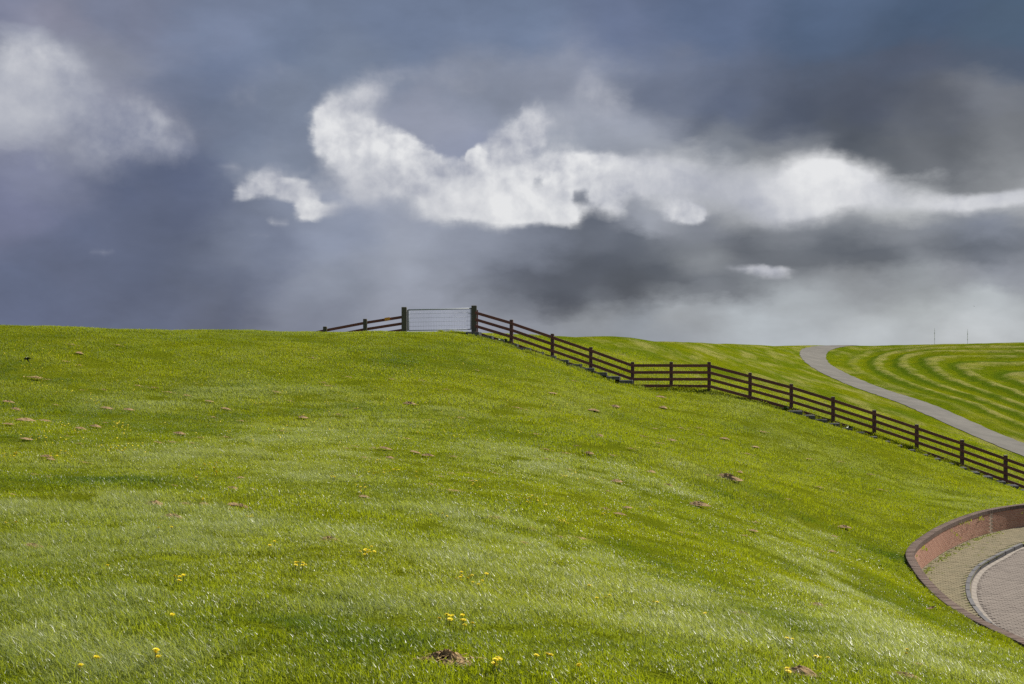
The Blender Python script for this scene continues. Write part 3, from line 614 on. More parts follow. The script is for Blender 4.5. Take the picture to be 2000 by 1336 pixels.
for i, p in enumerate(RIGHT):
    if i == 0: continue
    g = min(float(ground_z(tops[i][0], tops[i][1])), float(wp(p[0], p[2], p[3])[2]))
    ux = tops[min(i+1, len(tops)-1)]-tops[i-1]; post(rf, tops[i], g, .168, mat_post, (ux[0], ux[1], 0))
for i in range(len(RIGHT)-1):
    a, b = tops[i], tops[i+1]; dv = np.array([b[0]-a[0], b[1]-a[1]]); dv /= np.linalg.norm(dv); nrm = np.array([dv[1], -dv[0]])*(.084+.020)
    if nrm[1] > 0: nrm = -nrm
    for k in range(4):
        dz = -.178-.33*k; j = lambda: random.uniform(-.008, .008)
        board(rf, (a[0]+nrm[0], a[1]+nrm[1], a[2]+dz+j()), (b[0]+nrm[0], b[1]+nrm[1], b[2]+dz+j()), mat_board)
    for k in range(4):                                    # bolts through the boards at each post
        pass
bolt_me = tube_mesh([([(0, -.006, 0), (0, .006, 0)], .011)], 6); bolt_me = mesh_np('bolt', *bolt_me, (mat_bolt,))
for i in range(1, len(RIGHT)):
    a = tops[i]; dv = tops[i]-tops[i-1]; dv = np.array([dv[0], dv[1]]); dv /= np.linalg.norm(dv)
    for k in range(4):
        for s_ in (-.045, .045):
            o = bpy.data.objects.new('bolt', bolt_me); link(o, rf); o.location = Vector((a[0]+dv[1]*.126+dv[0]*s_, a[1]-dv[0]*.126+dv[1]*s_, a[2]-.178-.33*k))-Vector(rf.location)
def gatepost(root, px, top, base, w):
    t0 = wp(px, top, 61.0); post(root, t0, float(ground_z(t0[0], t0[1])), w, mat_oldpost, (1, 0, 0), name='post_shaft')
gatepost(gps, 926, 597, 650, .262)
o = oriented('board_cleat', bevel_box('board_cleat', (1.15, .05, .06), mat_board, .004), gps, wp(932.6, 628, 61.0), (0, 0, 1), up=(1, 0, 0))
gpl = empty('gate_post', tuple(wp(790, 648, 61))); tag(gpl, 'dark grey gate post on the left of the wire gate holding its hinges', 'post')
gatepost(gpl, 789.5, 600, 648, .250)
oriented('board_cleat', bevel_box('board_cleat', (1.05, .04, .05), mat_oldpost, .004), gpl, wp(796.2, 626, 61.0), (0, 0, 1), up=(1, 0, 0))
LEFT = [(789.5,611,61.0),(713.2,623,61.4),(635,638,61.8),(558,655,62.2),(480,676,62.6)]
lf = empty('timber_fence', tuple(wp(713, 648, 61.4))); tag(lf, 'short dark brown timber fence dropping behind the crest to the left of the gate', 'fence')
lt = [wp(*p) for p in LEFT]
for i in range(1, len(LEFT)): post(lf, lt[i], float(ground_z(lt[i][0], lt[i][1])), .190, mat_oldpost, (1, 0, 0))
for i in range(len(LEFT)-1):
    a, b = lt[i+1], lt[i]
    for k in range(4): board(lf, (a[0], a[1]+.118, a[2]-.19-.325*k), (b[0], b[1]+.118, b[2]-.19-.325*k), mat_board, hgt=.135)
sg = empty('warning_plate', tuple(wp(756.5, 623.2, 61.15))); tag(sg, 'small orange yellow plate on the top rail of the short fence', 'sign')
a, b = lt[1], lt[0]
oriented('plate', bevel_box('plate', (.275, .012, .16), mat_sign, .004), sg, wp(756.5, 623.2, 61.2)+np.array([0, .0, 0]), b-a)
for s_ in (-.11, .11):
    o = ob('screw', bolt_me, sg); o.location = Vector((s_, -.012, s_*.22))
# gate
gate = empty('wire_gate', tuple(wp(858, 646, 61))); tag(gate, 'light galvanised steel gate with wire mesh hanging between two posts on the crest', 'gate')
TL, TR, BL, BR = wp(798.5, 605.2, 60.98), wp(919.6, 602.6, 60.98), wp(798.5, 645.6, 60.98), wp(919.6, 643.2, 60.98)
gl = np.array(gate.location)
def gpart(name, paths, seg=8): return add_part(name, mesh_np(name, *tube_mesh([([p-gl for p in ps], r) for ps, r in paths], seg), (mat_zinc,), smooth=True), gate)
gpart('top_rail', [([TL-np.array([.04,0,0]), TR+np.array([.03,0,0])], .030)]); gpart('bottom_rail', [([BL, BR], .024)])
gpart('upright', [([BL-np.array([0,0,.02]), TL], .024)]); gpart('upright', [([BR-np.array([0,0,.02]), TR], .024)])
for k in range(1, 5):
    f_ = k/5.0; gpart('horizontal_wire', [([TL*(1-f_)+BL*f_, TR*(1-f_)+BR*f_], .0055)], 5)
for k in range(1, 38):
    f_ = k/38.0; gpart('vertical_wire', [([TL*(1-f_)+TR*f_, BL*(1-f_)+BR*f_], .0026)], 4)
gpart('latch', [([TR*.75+BR*.25+np.array([-.12,-.02,0]), TR*.75+BR*.25+np.array([.05,-.02,0])], .016)])
for f_ in (.12, .55, .93): gpart('hinge', [([TL*(1-f_)+BL*f_+np.array([-.09,0,0]), TL*(1-f_)+BL*f_+np.array([.02,0,0])], .016)])
# concrete steps beside the fence
step_me = [bevel_box('step', (.66, .74, .17), mat_concrete, .012) for _ in range(4)]
def stairs(p0, p1, n, label, dz):
    st = empty('concrete_stairway', tuple(p0)); tag(st, label, 'steps')
    d = (p1-p0)/n; dv = np.array([d[0], d[1]]); dv /= np.linalg.norm(dv); nv = np.array([dv[1], -dv[0]])
    for k in range(n):
        c = p0+d*(k+.5)
        o = bpy.data.objects.new('step', step_me[k % 4]); link(o, st)
        o.location = Vector((c[0]+nv[0]*.50, c[1]+nv[1]*.50, c[2]+dz+random.uniform(-.012, .012)))-Vector(st.location); o.rotation_euler = (random.uniform(-.015, .015), random.uniform(-.015, .015), math.atan2(dv[1], dv[0])+random.uniform(-.03, .03))
def fbase(px):
    xs = [p[0] for p in RIGHT]; return wp(px, np.interp(px, xs, [p[2] for p in RIGHT]), np.interp(px, xs, [p[3] for p in RIGHT]))
stairs(fbase(916), fbase(1236), 13, 'upper flight of mossy concrete steps along the fence below the gate', .06)
stairs(fbase(1540), fbase(2056), 21, 'lower flight of low concrete steps half sunk in grass along the fence', -.045)

# ------------------------------------------------------------------ masts on the horizon and birds
def mast(px, top, label):
    Y = 2600.0; b = wp(px, 0, Y); zt = (HY-top)/F*Y; root = empty('radio_mast', (b[0], Y, -6.7)); tag(root, label, 'mast', 'thin radio masts on the horizon')
    hh = zt+6.7; paths = []
    for k in range(3):
        a = 2*math.pi*k/3; paths.append(([(.85*math.cos(a)*.6, .5*math.sin(a), 0), (.85*math.cos(a)*.6, .5*math.sin(a), hh*.93)], .10))
    for q in range(int(hh/2.2)):
        for k in range(3):
            a = 2*math.pi*k/3; c = a+2*math.pi/3; paths.append(([(.85*math.cos(a)*.6, .5*math.sin(a), q*2.0), (.85*math.cos(c), .85*math.sin(c), q*2.0+2)], .06))
    add_part('lattice_tower', mesh_np('lattice_tower', *tube_mesh(paths, 4), (mat_mast,)), root)
    add_part('antenna_rod', mesh_np('antenna_rod', *tube_mesh([([(0, 0, hh*.9), (0, 0, hh)], .22)], 5), (mat_mast,)), root)
    for f_ in (.62, .82): add_part('antenna_drum', mesh_np('antenna_drum', *tube_mesh([([(0, 0, hh*f_-1.3), (0, 0, hh*f_+1.3)], .75)], 10), (mat_mast,)), root)
mast(1825.3, 641, 'left of the two thin radio masts on the far horizon with a dark drum'); mast(1889.8, 643, 'right of the two thin radio masts on the far horizon')
def bird(name, loc, label, cat, s, rz, bank):
    root = empty(name, loc, rz); root.rotation_euler = (bank, .1, rz); tag(root, label, cat); root.scale = (s, s, s)
    add_part('body', mesh_np('body', *tube_mesh([([(0, -.095, 0), (0, -.085, 0), (0, -.05, 0), (0, 0, .002), (0, .05, .003), (0, .078, .006), (0, .092, .004), (0, .10, .002)], [.002, .008, .018, .024, .021, .016, .009, .002])], 8), (mat_feather,), smooth=True), root)
    for sx in (-1, 1):
        pts = [(.012, .045, .006), (.07, .062, .022), (.13, .030, .030), (.185, -.050, .024), (.12, -.012, .026), (.06, -.004, .016), (.012, -.030, .004)]
        v = [(sx*x, y, z+.003) for x, y, z in pts]+[(sx*x, y, z-.003) for x, y, z in pts]; n = len(pts)
        f = [tuple(range(n)), tuple(range(n, 2*n))[::-1]]+[(i, (i+1) % n, n+(i+1) % n, n+i) for i in range(n)]
        add_part('wing', mesh_np('wing', v, f, (mat_feather,)), root)
    v = []; f = []
    for sx in (-1, 1):
        b0 = len(v); q = [(0, -.080), (sx*.014, -.085), (sx*.034, -.175), (sx*.020, -.135), (0, -.115)]
        v += [(x, y, .002) for x, y in q]+[(x, y, -.002) for x, y in q]; f += [tuple(b0+i for i in range(5)), tuple(b0+5+i for i in range(5))[::-1]]+[(b0+i, b0+(i+1) % 5, b0+5+(i+1) % 5, b0+5+i) for i in range(5)]
    add_part('tail', mesh_np('tail', v, f, (mat_feather,)), root)
bl = wp(53, 702, 35.0); bird('swallow', tuple(bl), 'small dark swallow skimming low over the grass at the far left', 'bird', .95, R(150), R(50))
bl = wp(1902.5, 598, 150.0); bird('flying_bird', tuple(bl), 'tiny dark bird high in the pale sky above the radio masts', 'bird', .8, R(60), R(10))

# ------------------------------------------------------------------ molehills and clumps of dry cuttings
def mound_mesh(seed, rings=6, seg=16, hgt=.32, clods=14, hole=None, mats=(mat_soil,)):
    r = np.random.default_rng(seed); v = [(0, 0, hgt)]; f = []; mi = []
    ph = r.uniform(0, 6.28, 4)
    for i in range(1, rings+1):
        q = i/rings
        for k in range(seg):
            a = 2*math.pi*k/seg; rad = q*(1+.16*math.sin(2*a+ph[0])+.12*math.sin(3*a+ph[1])+.07*math.sin(5*a+ph[2]))
            z = hgt*(math.cos(q*math.pi)*.5+.5)**.8*(1+r.normal(0, .14))+r.normal(0, .02)*(1-q)-.06*q**6
            x, y = rad*math.cos(a)*.5+r.normal(0, .012), rad*math.sin(a)*.5+r.normal(0, .012)
            if hole: 
                d = math.hypot((x-hole[0])/hole[2], (y-hole[1])/(hole[2]*1.1)); z -= hgt*1.05*max(0, 1-d*d) if d < 1 else 0
            v.append((x, y, z))
    for k in range(seg): f.append((0, 1+k, 1+(k+1) % seg))
    for i in range(rings-1):
        for k in range(seg):
            a = 1+i*seg+k; b = 1+i*seg+(k+1) % seg; f.append((a, a+seg, b+seg, b))
    if hole and len(mats) > 1:
        for q in f:
            cx_ = np.mean([v[i][0] for i in q]); cy_ = np.mean([v[i][1] for i in q]); mi.append(1 if math.hypot((cx_-hole[0])/hole[2], (cy_-hole[1])/hole[2]) < .72 else 0)
    for _ in range(clods):
        a = r.uniform(0, 6.28); q = r.uniform(.1, .62); s_ = r.uniform(.02, .055); c = np.array([q*math.cos(a), q*math.sin(a), max(0, hgt*(math.cos(min(1, q*2)*math.pi)*.5+.5))+s_*.3]); b0 = len(v)
        for d in ((1,0,0),(-1,0,0),(0,1,0),(0,-1,0),(0,0,1),(0,0,-1)): v.append(tuple(c+np.array(d)*s_*r.uniform(.6, 1.3, 3)))
        for x in (0, 1):
            for y in (2, 3):
                for z in (4, 5): f.append((b0+x, b0+y, b0+z)); mi.append(0)
    me = mesh_np('molehill', v, f, mats)
    if len(mi) == len(f): me.polygons.foreach_set('material_index', mi)
    return me
def hay_mesh(seed, n=70):
    r = np.random.default_rng(seed); v = []; f = []
    for _ in range(n):
        a = r.uniform(0, 6.28); q = abs(r.normal(0, .24)); c = np.array([q*math.cos(a), q*math.sin(a)*.8, max(.01, .16*(1-q*1.7))*r.uniform(.2, 1)])
        d = r.uniform(0, 6.28); L = r.uniform(.10, .26); w = r.uniform(.006, .016); u = np.array([math.cos(d), math.sin(d), r.normal(0, .22)]); s_ = np.array([-math.sin(d), math.cos(d), r.normal(0, .5)])*w; b0 = len(v)
        mid = c+np.array([0, 0, r.uniform(.0, .05)])
        v += [tuple(c-u*L/2-s_), tuple(c-u*L/2+s_), tuple(mid-s_), tuple(mid+s_), tuple(c+u*L/2-s_*.5), tuple(c+u*L/2+s_*.5)]; f += [(b0, b0+1, b0+3, b0+2), (b0+2, b0+3, b0+5, b0+4)]
    return mesh_np('dry_cuttings', v, f, (mat_hay,))
mound_v = [mound_mesh(s_, hgt=.20+.05*(s_ % 4)) for s_ in range(8)]; hay_v = [hay_mesh(40+s_) for s_ in range(6)]
MOUNDS = [] # px, py, width px, kind (m mound, h cuttings)
def many(s_, w, kind):
    for p in s_.split():
        x, y = p.split(','); MOUNDS.append((float(x), float(y), w, kind))
many('16,788 110,795 32,803 252,804 17,832 210,801 157,841 205,830 187,837 52,862 131,857 156,872 351,851 390,860 164,909 99,902 91,897 26,969 342,952 456,956 496,958 471,935 472,991 442,802 410,787 677,881 695,877 752,880 811,887 835,894 712,899 762,899 860,936 881,930 916,929 966,929 690,936 799,791 566,787 1160,804 1202,797 1296,799 1172,855 1256,856 1310,862 1047,852 1127,875 1150,889 1112,922 1304,952 1382,932 1440,940 1187,965 1210,1010 1360,1050 1330,1045 1415,859 1370,852 1476,876 1445,925 1472,1041 128,709 140,677 155,692 156,717 230,677 203,765 160,766 632,751 872,764 932,727 825,746 610,702 1290,777 1080,771 837,825 695,802 592,819 550,846 710,972 1037,1035 1226,996', 15, 'm')
many('337,869 375,871 310,870 472,827 441,859 417,819 730,880 795,861 885,897 922,945 842,952 660,814 1279,840 1330,840 1366,839 1105,890 1067,883 1067,901 1197,894 1232,881 1286,869 1182,1000 1095,1052 1460,890 1490,847 1475,1025 1455,1052 1120,747 270,757 300,762 330,770 365,776 680,739 765,744 314,1022 67,930 95,934 640,757 540,770 900,820 1010,800 1540,980 1600,955 1700,930 1580,900 1640,905 1720,960', 19, 'h')
uniq = {}
def solo(px, py, w, kind, label): MOUNDS.append((px, py, w, kind)); uniq[len(MOUNDS)-1] = label
solo(50, 824, 26, 'm', 'dark molehill with shaded face near the left edge below the crest')
solo(91, 826, 18, 'm', 'smooth pale molehill just right of the dark one at the left edge')
solo(71, 743, 40, 'h', 'long dry brown clump on the upper slope below the swallow')
solo(305, 990, 34, 'm', 'long ragged molehill ridge in the left foreground with a tan tail')
solo(336, 1014, 32, 'm', 'flat brown molehill strip in the grass of the left foreground')
solo(457, 988, 26, 'm', 'grey brown molehill beside a low dark ridge in the left foreground')
solo(400, 987, 16, 'm', 'round molehill with two dandelions growing at its back edge')
solo(366, 988, 14, 'm', 'small crumbly molehill next to the round one with dandelions')
solo(65, 1070, 17, 'm', 'dark round clump of soil alone in the left foreground grass')
solo(886, 965, 34, 'h', 'reddish brown heap of dry cuttings with dandelions above it')
solo(965, 1015, 46, 'h', 'long pale strip of dry cuttings in the middle of the slope')
solo(892, 1004, 24, 'h', 'thin dry strip left of the long pale cuttings strip')
solo(642, 1059, 26, 'm', 'low grey molehill in the centre foreground with a dark flower bud behind')
solo(1027, 1065, 34, 'h', 'dry tan heap in the glossy grass of the centre foreground')
solo(1136, 1056, 32, 'h', 'broad dry patch of cuttings above the long green strip')
solo(1205, 944, 18, 'm', 'molehill with a dark left face halfway down the slope')
solo(1272, 926, 18, 'm', 'black topped molehill to the right of the dark faced one')
solo(1420, 937, 28, 'm', 'elongated light molehill with a shadowed underside on the right slope')
solo(1364, 990, 26, 'm', 'dark slanting molehill on the bright green right slope')
solo(1225, 1226, 30, 'h', 'tan tuft of dry cuttings alone right of centre in the foreground')
solo(1450, 1204, 17, 'm', 'small dark molehill in the right foreground grass')
solo(1596, 1184, 20, 'm', 'pinkish molehill at the edge of the glossy grass strip near the brick wall')
solo(1631, 1206, 20, 'm', 'molehill with a small dark hole in the glossy grass near the brick wall')
solo(1567, 1319, 42, 'm', 'split brown molehill at the bottom edge right of centre')
solo(1772, 1325, 28, 'm', 'tan molehill at the bottom right corner')
solo(1793, 1303, 26, 'h', 'dry cuttings trailing down the slope at the bottom right')
solo(1741, 1283, 18, 'h', 'thin dry streak above the cuttings at the bottom right')
solo(1648, 1033, 17, 'm', 'flat pale molehill above the bright grass left of the brick wall')
solo(1629, 1051, 10, 'm', 'tiny molehill below the flat pale one left of the brick wall')
solo(1626, 1081, 14, 'm', 'yellowish brown molehill left of the curve of the brick wall')
def where(px, py):
    v = 'slope under the skyline' if py < 735 else 'upper slope' if py < 825 else 'mid slope' if py < 905 else 'lower slope' if py < 1010 else 'near slope' if py < 1130 else 'foreground'
    h = 'at the far left' if px < 350 else 'left of the gate' if px < 740 else 'below the wire gate' if px < 960 else 'below the upper steps' if px < 1230 else 'below the level fence' if px < 1450 else 'below the lower steps' if py < 1010 else 'left of the brick wall'
    return v+' '+h
mx, my, mz = hit([q[0] for q in MOUNDS], [q[1] for q in MOUNDS])
MR = []
for i, (px, py, w, kind) in enumerate(MOUNDS):
    size = w/F*my[i]*random.uniform(.95, 1.2); size = min(max(size*1.0, .13), .85); long_ = random.uniform(1.0, 1.5); MR.append(size*.45)
    lab = uniq.get(i)
    me = random.choice(mound_v if kind == 'm' and (i in uniq or random.random() < .55) else hay_v)
    kind = 'm' if me in mound_v else 'h'; o = bpy.data.objects.new('molehill' if kind == 'm' else 'dry_cuttings', me)
    o.location = (mx[i], my[i], mz[i]+.02+.03*(my[i] > 20)); o.scale = (size*long_*1.1, size*.85, size*random.uniform(.45, .75)); o.rotation_euler = (0, R(random.uniform(4, 12)), R(random.uniform(-25, 10)))
    link(o)
    if kind == 'm': tag(o, lab or 'small crumbly brown molehill on the '+where(px, py), 'molehill', 'molehills on the slope' if lab else 'molehills on the '+where(px, py))
    else: tag(o, lab or 'dry tan cuttings on the '+where(px, py), 'grass cuttings', 'clumps of dry cuttings' if lab else 'dry cuttings on the '+where(px, py))
bx, by, bz = (float(q[0]) for q in hit([870], [1292]))
big = empty('molehill', (bx, by, bz+.005)); tag(big, 'large molehill with a dark open hole in the middle of the near foreground', 'molehill'); s_ = 98/F*by
o = add_part('soil_mound', mound_mesh(99, 14, 44, .36, 60, hole=(-.03, -.13, .15), mats=(mat_soil, mat_hole)), big); o.scale = (s_*1.06, s_*.85, s_*.54)
o = add_part('dry_straw', hay_mesh(77, 150), big); o.scale = (s_*.95, s_*.8, s_*.42); o.location = (.01, .02, .02)
o = add_part('dry_straw', hay_mesh(78, 90), big); o.scale = (s_*.6, s_*.4, s_*.3); o.location = (-.11, -.02, .01)
mx = np.r_[mx, bx]; my = np.r_[my, by]; MR.append(s_*.36); MR = np.array(MR)
lx, ly, lz = (float(q[0]) for q in hit([1817], [1195]))
lv = [(-.10,0,.03),(-.04,-.035,.012),(.04,-.03,.018),(.11,0,.05),(.04,.035,.03),(-.04,.03,.012),(-.02,0,.0),(.05,0,.012)]
lm = mesh_np('fallen_leaf', lv, [(0,1,6),(1,2,7,6),(2,3,7),(3,4,7),(4,5,6,7),(5,0,6)], (mat_leaf,)); lo = ob('fallen_leaf', lm, None, (lx, ly, lz+.05)); lo.rotation_euler = (.1, -.1, .2)
so = lo.modifiers.new('thickness', 'SOLIDIFY'); so.thickness = .003
tag(lo, 'curled brown dead leaf lying on the grass left of the brick wall', 'leaf')

# ------------------------------------------------------------------ dandelions
def head_mesh():
    v = [(0, 0, .006)]; f = []
    for layer, (n, ra, rb, z0, z1) in enumerate(((16, .006, .021, .002, .003), (14, .004, .015, .005, .010))):
        for k in range(n):
            a = 2*math.pi*(k+.5*layer)/n; d = math.pi/n*.82; b0 = len(v)
            v += [(ra*math.cos(a), ra*math.sin(a), z0), (rb*math.cos(a-d), rb*math.sin(a-d), z1), (rb*1.08*math.cos(a), rb*1.08*math.sin(a), z1+.001), (rb*math.cos(a+d), rb*math.sin(a+d), z1)]; f.append((b0, b0+1, b0+2, b0+3))
    b0 = len(v); n = 10; v += [(.008*math.cos(2*math.pi*k/n), .008*math.sin(2*math.pi*k/n), .008) for k in range(n)]+[(.010*math.cos(2*math.pi*k/n), .010*math.sin(2*math.pi*k/n), -.004) for k in range(n)]
    f += [tuple(b0+k for k in range(n))]+[(b0+k, b0+(k+1) % n, b0+n+(k+1) % n, b0+n+k) for k in range(n)]
    return mesh_np('flower_head', v, f, (mat_petal,))
head_me = head_mesh(); stem_me = mesh_np('stem', *tube_mesh([([(0, 0, -.10), (.004, .002, -.05), (0, 0, -.002)], [.003, .0025, .0025])], 5), (mat_stem,))
small_me = mesh_np('dandelion', [(.02*math.cos(a)*q, .02*math.sin(a)*q, z) for q, z in ((1, 0), (.5, .010)) for a in np.linspace(0, 2*math.pi, 9)[:-1]]+[(0, 0, .012), (0, 0, -.10), (.003, 0, -.004), (-.003, 0, -.004)],
    [(k, (k+1) % 8, 8+(k+1) % 8, 8+k) for k in range(8)]+[(8+k, 8+(k+1) % 8, 16) for k in range(8)]+[(17, 18, 19)], (mat_petal,))
FL = []
rf_ = np.random.default_rng(21)
for px, py, n, sx, sy in [(232,884,15,36,6),(25,895,9,26,6),(110,900,8,28,8),(230,835,11,26,8),(80,862,7,24,6),(245,842,6,22,6),(410,915,8,20,8),(390,945,4,10,8),(735,907,5,10,6),(740,932,9,34,8),(775,925,3,8,5),(650,938,5,14,6),(705,963,8,16,10),(815,938,3,6,6),(930,955,4,14,8),(595,975,2,8,4),
    (1040,985,14,34,10),(1100,1026,8,16,8),(1110,936,9,26,8),(1160,942,4,8,4),(1125,826,7,16,4),(715,1088,10,22,10),(585,1116,6,12,5),(490,1018,3,10,4),(908,1142,13,34,10),(875,1220,3,12,5),(896,1232,7,28,10),(970,1318,4,14,6),(1060,1300,3,20,10),(540,1085,2,20,10),(350,1145,3,10,6),
    (860,1012,3,14,6),(1275,1190,2,8,4),(1175,1175,3,16,8),(1150,1160,2,8,4),(1380,1215,2,4,3),(1545,1270,2,8,4),(1540,1332,2,4,2),(1610,1302,3,14,5),(190,1303,2,5,3),(157,1326,2,3,2),(305,1300,3,6,4),(335,1218,1,3,2),(210,1122,1,3,2),(343,1145,1,3,2),(10,1033,1,3,2),(30,1037,1,3,2),
    (445,1005,2,5,3),(487,1018,2,5,3),(395,985,2,6,2),(1130,1330,2,10,3),(1270,1000,3,14,5),(1175,1010,2,8,4),(330,1046,2,20,6),(60,720,6,26,6),(60,730,5,20,4),(180,790,6,20,5),(120,835,4,16,5),(420,930,5,16,6),(1770,1288,2,5,3),(1230,920,4,12,3),(1545,890,4,16,5),(510,790,6,18,4)]:
    for _ in range(n): FL.append((px+rf_.normal(0, sx*.55), py+rf_.normal(0, sy*.55)))
FL = FL[:300]
fx, fy, fz = hit([q[0] for q in FL], [min(q[1], 1334) for q in FL])
proto = None
order = np.argsort(fy)
for rank, i in enumerate(order):
    h = random.uniform(.05, .085)+.02*(fy[i] > 22); loc = (fx[i], fy[i], fz[i]+h); tilt = (R(random.uniform(-18, 8)), R(random.uniform(-5, 16)), random.uniform(0, 6.28)); s_ = random.uniform(.68, .95)*(1.0 if fy[i] < 20 else 1.15)
    if fy[i] < 26:
        r_o = empty('dandelion', loc); r_o.rotation_euler = tilt; r_o.scale = (s_, s_, s_); ob('flower_head', head_me, r_o); ob('stem', stem_me, r_o)
    else:
        r_o = ob('dandelion', small_me, None, loc); r_o.rotation_euler = tilt; r_o.scale = (s_, s_, s_)
    w_ = where(*FL[i]); tag(r_o, 'yellow dandelion on the '+w_, 'dandelion', 'dandelions on the '+w_)
FP = []
for px, py, n, sx, sy in [(150,690,40,150,25),(150,760,40,140,25),(500,720,50,200,30),(800,720,90,160,26),(700,780,70,220,25),(1000,740,60,120,25),(1050,790,70,200,25),(950,840,50,220,25),(1250,800,60,160,22),(1350,870,40,150,30),(600,850,45,200,30),(200,860,30,150,30),(1600,940,30,120,25),(1750,920,16,80,15),(640,690,30,120,16),(1130,730,14,50,14)]:
    for _ in range(n): FP.append((px+rf_.normal(0, sx*.6), py+rf_.normal(0, sy*.6)))
qx, qy, qz = hit([q[0] for q in FP], [q[1] for q in FP])
ok_ = (qy < FENCE_Y(qx)-.8) & (pit_depth(qx, qy) < -.6) & (qy > 14)
V = []; Fc = []
sv = np.array([v.co[:] for v in small_me.vertices]); sf = [tuple(p.vertices) for p in small_me.polygons]
for x, y, z in zip(qx[ok_], qy[ok_], qz[ok_]):
    s_ = random.uniform(.6, 1.1); a = random.uniform(0, 6.28); b0 = len(V); ca, sa = math.cos(a)*s_, math.sin(a)*s_; tx, ty = random.uniform(-.3, .6), random.uniform(-.5, .2)
    for p in sv: V.append((x+p[0]*ca-p[1]*sa, y+p[0]*sa+p[1]*ca, z+.085+p[2]*s_+p[0]*tx*-.6+p[1]*ty*-.6))
    Fc += [tuple(b0+k for k in q) for q in sf]
tag(ob('distant_dandelions', mesh_np('distant_dandelions', V, Fc, (mat_petal,))), 'tiny yellow dandelions speckling the upper slope below the fence', kind='stuff')

# ------------------------------------------------------------------ leafy weeds by the steps
def weed(px, py, Y, s_, label, n=16):
    p = wp(px, py, Y); p[2] = ground_z(p[0], p[1]); root = empty('leafy_weed', tuple(p)); tag(root, label, 'weed')
    for k in range(n):
        a = random.uniform(0, 6.28); L = s_*random.uniform(.6, 1.1); w = L*.24; el_ = random.uniform(.5, 1.3); u = np.array([math.cos(a)*math.cos(el_), math.sin(a)*math.cos(el_), math.sin(el_)]); sd = np.array([-math.sin(a), math.cos(a), 0])*w
        v = [(0, 0, 0)]+[tuple(u*L*q+sd*m_*sg_-np.array([0, 0, .25*L*q*q])) for q, m_ in ((.35, .7), (.65, 1.0)) for sg_ in (-1, 1)]+[tuple(u*L-np.array([0, 0, .3*L]))]
        m_ = mesh_np('leaf', v, [(0, 1, 2), (1, 3, 4, 2), (3, 5, 4)], (mat_weed,)); ob('leaf', m_, root)
weed(984, 668, 60.3, .55, 'bright green leafy weed growing through the bottom rail below the gate', 22)
weed(1100, 709, 59.6, .34, 'low leafy weed on the upper steps below the third fence post')
weed(1535, 797, 58.2, .30, 'yellowish leafy weed at the foot of the fence left of the lower steps')
weed(1660, 838, 57.6, .32, 'leafy weed at the foot of the fence above the lower steps')

# ------------------------------------------------------------------ grass
def tuft(seed, n, rad, h0, h1, w, lean, mat):
    r = np.random.default_rng(seed); V = []; Fc = []; bl = []; tp = []
    for _ in range(n):
        q = rad*math.sqrt(r.random()); a = r.uniform(0, 6.28); x, y = q*math.cos(a), q*math.sin(a)
        h = r.uniform(h0, h1)*(1.25 if r.random() < .06 else 1); ww = w*r.uniform(.6, 1.35)*.5
        d = r.normal(math.pi, 1.15); ln = h*max(.05, r.normal(lean, .28)); dx, dy = math.cos(d)*ln, math.sin(d)*ln      # tips mostly lean the same way, with the wind
        f = d+math.pi/2+r.normal(0, .9); sx, sy = math.cos(f)*ww, math.sin(f)*ww; b0 = len(V); rb = r.random()
        hz = math.sqrt(max(h*h-ln*ln*.6, h*h*.12))
        V += [(x-sx, y-sy, -.02), (x+sx, y+sy, -.02), (x+dx*.38-sx*.85, y+dy*.38-sy*.85, hz*.62), (x+dx*.38+sx*.85, y+dy*.38+sy*.85, hz*.62), (x+dx, y+dy, hz)]
        Fc += [(b0, b0+1, b0+3, b0+2), (b0+2, b0+3, b0+4)]; bl += [rb]*5; tp += [0, 0, .7, .7, 1]
    return mesh_np('grass_tuft', V, Fc, (mat,), {'blade': bl, 'tip': tp})
protos = bpy.data.collections.new('grass_tufts')         # not linked to the scene: only scattered
def protoset(tagn, k, *a):
    out = []
    for i in range(k):
        o = bpy.data.objects.new('%s_%02d' % (tagn, i), tuft(hash_(tagn)+i, *a)); protos.objects.link(o); out.append(o.name)
    return out
def hash_(s_): return sum(ord(c)*(i+3) for i, c in enumerate(s_))*10
names = []
ZONES = [ # name, variants, blades, radius, h0, h1, width, lean | y0, y1, density per m2
 ('a_near', 8, 180, .17, .022, .056, .0044, .75, mat_blade, 4.2, 14.5, 34.0),
 ('b_mid', 7, 180, .30, .026, .060, .0066, .70, mat_blade, 13.5, 31.0, 11.0),
 ('c_far', 6, 190, .52, .032, .070, .011, .55, mat_blade_mid, 29.0, 64.0, 4.2),
 ('d_crest', 5, 140, .60, .04, .08, .016, .45, mat_blade_far, 60.0, 78.0, 3.0),
 ('e_long', 6, 150, .18, .06, .115,   .0036, .95, mat_blade, 0, 0, 0),     # long lying tussocks with a sheen
 ('f_tall', 4, 60, .22, .12, .28, .014, .35, mat_blade_far, 0, 0),       # uncut grass under the fence
]
first = {}
for z in ZONES:
    first[z[0]] = len(names); names += protoset(z[0], *z[1:9])
pts = []; rot = []; scl = []; which = []; tint = []; lush = []
def euler_from(n, yaw):
    z = n; x0 = np.stack([np.cos(yaw), np.sin(yaw), np.zeros_like(yaw)], -1); y = np.cross(z, x0); y /= np.linalg.norm(y, axis=-1, keepdims=True); x = np.cross(y, z)
    b = np.arcsin(np.clip(-x[:, 2], -1, 1)); a = np.arctan2(y[:, 2], z[:, 2]); c = np.arctan2(x[:, 1], x[:, 0]); return np.stack([a, b, c], -1)
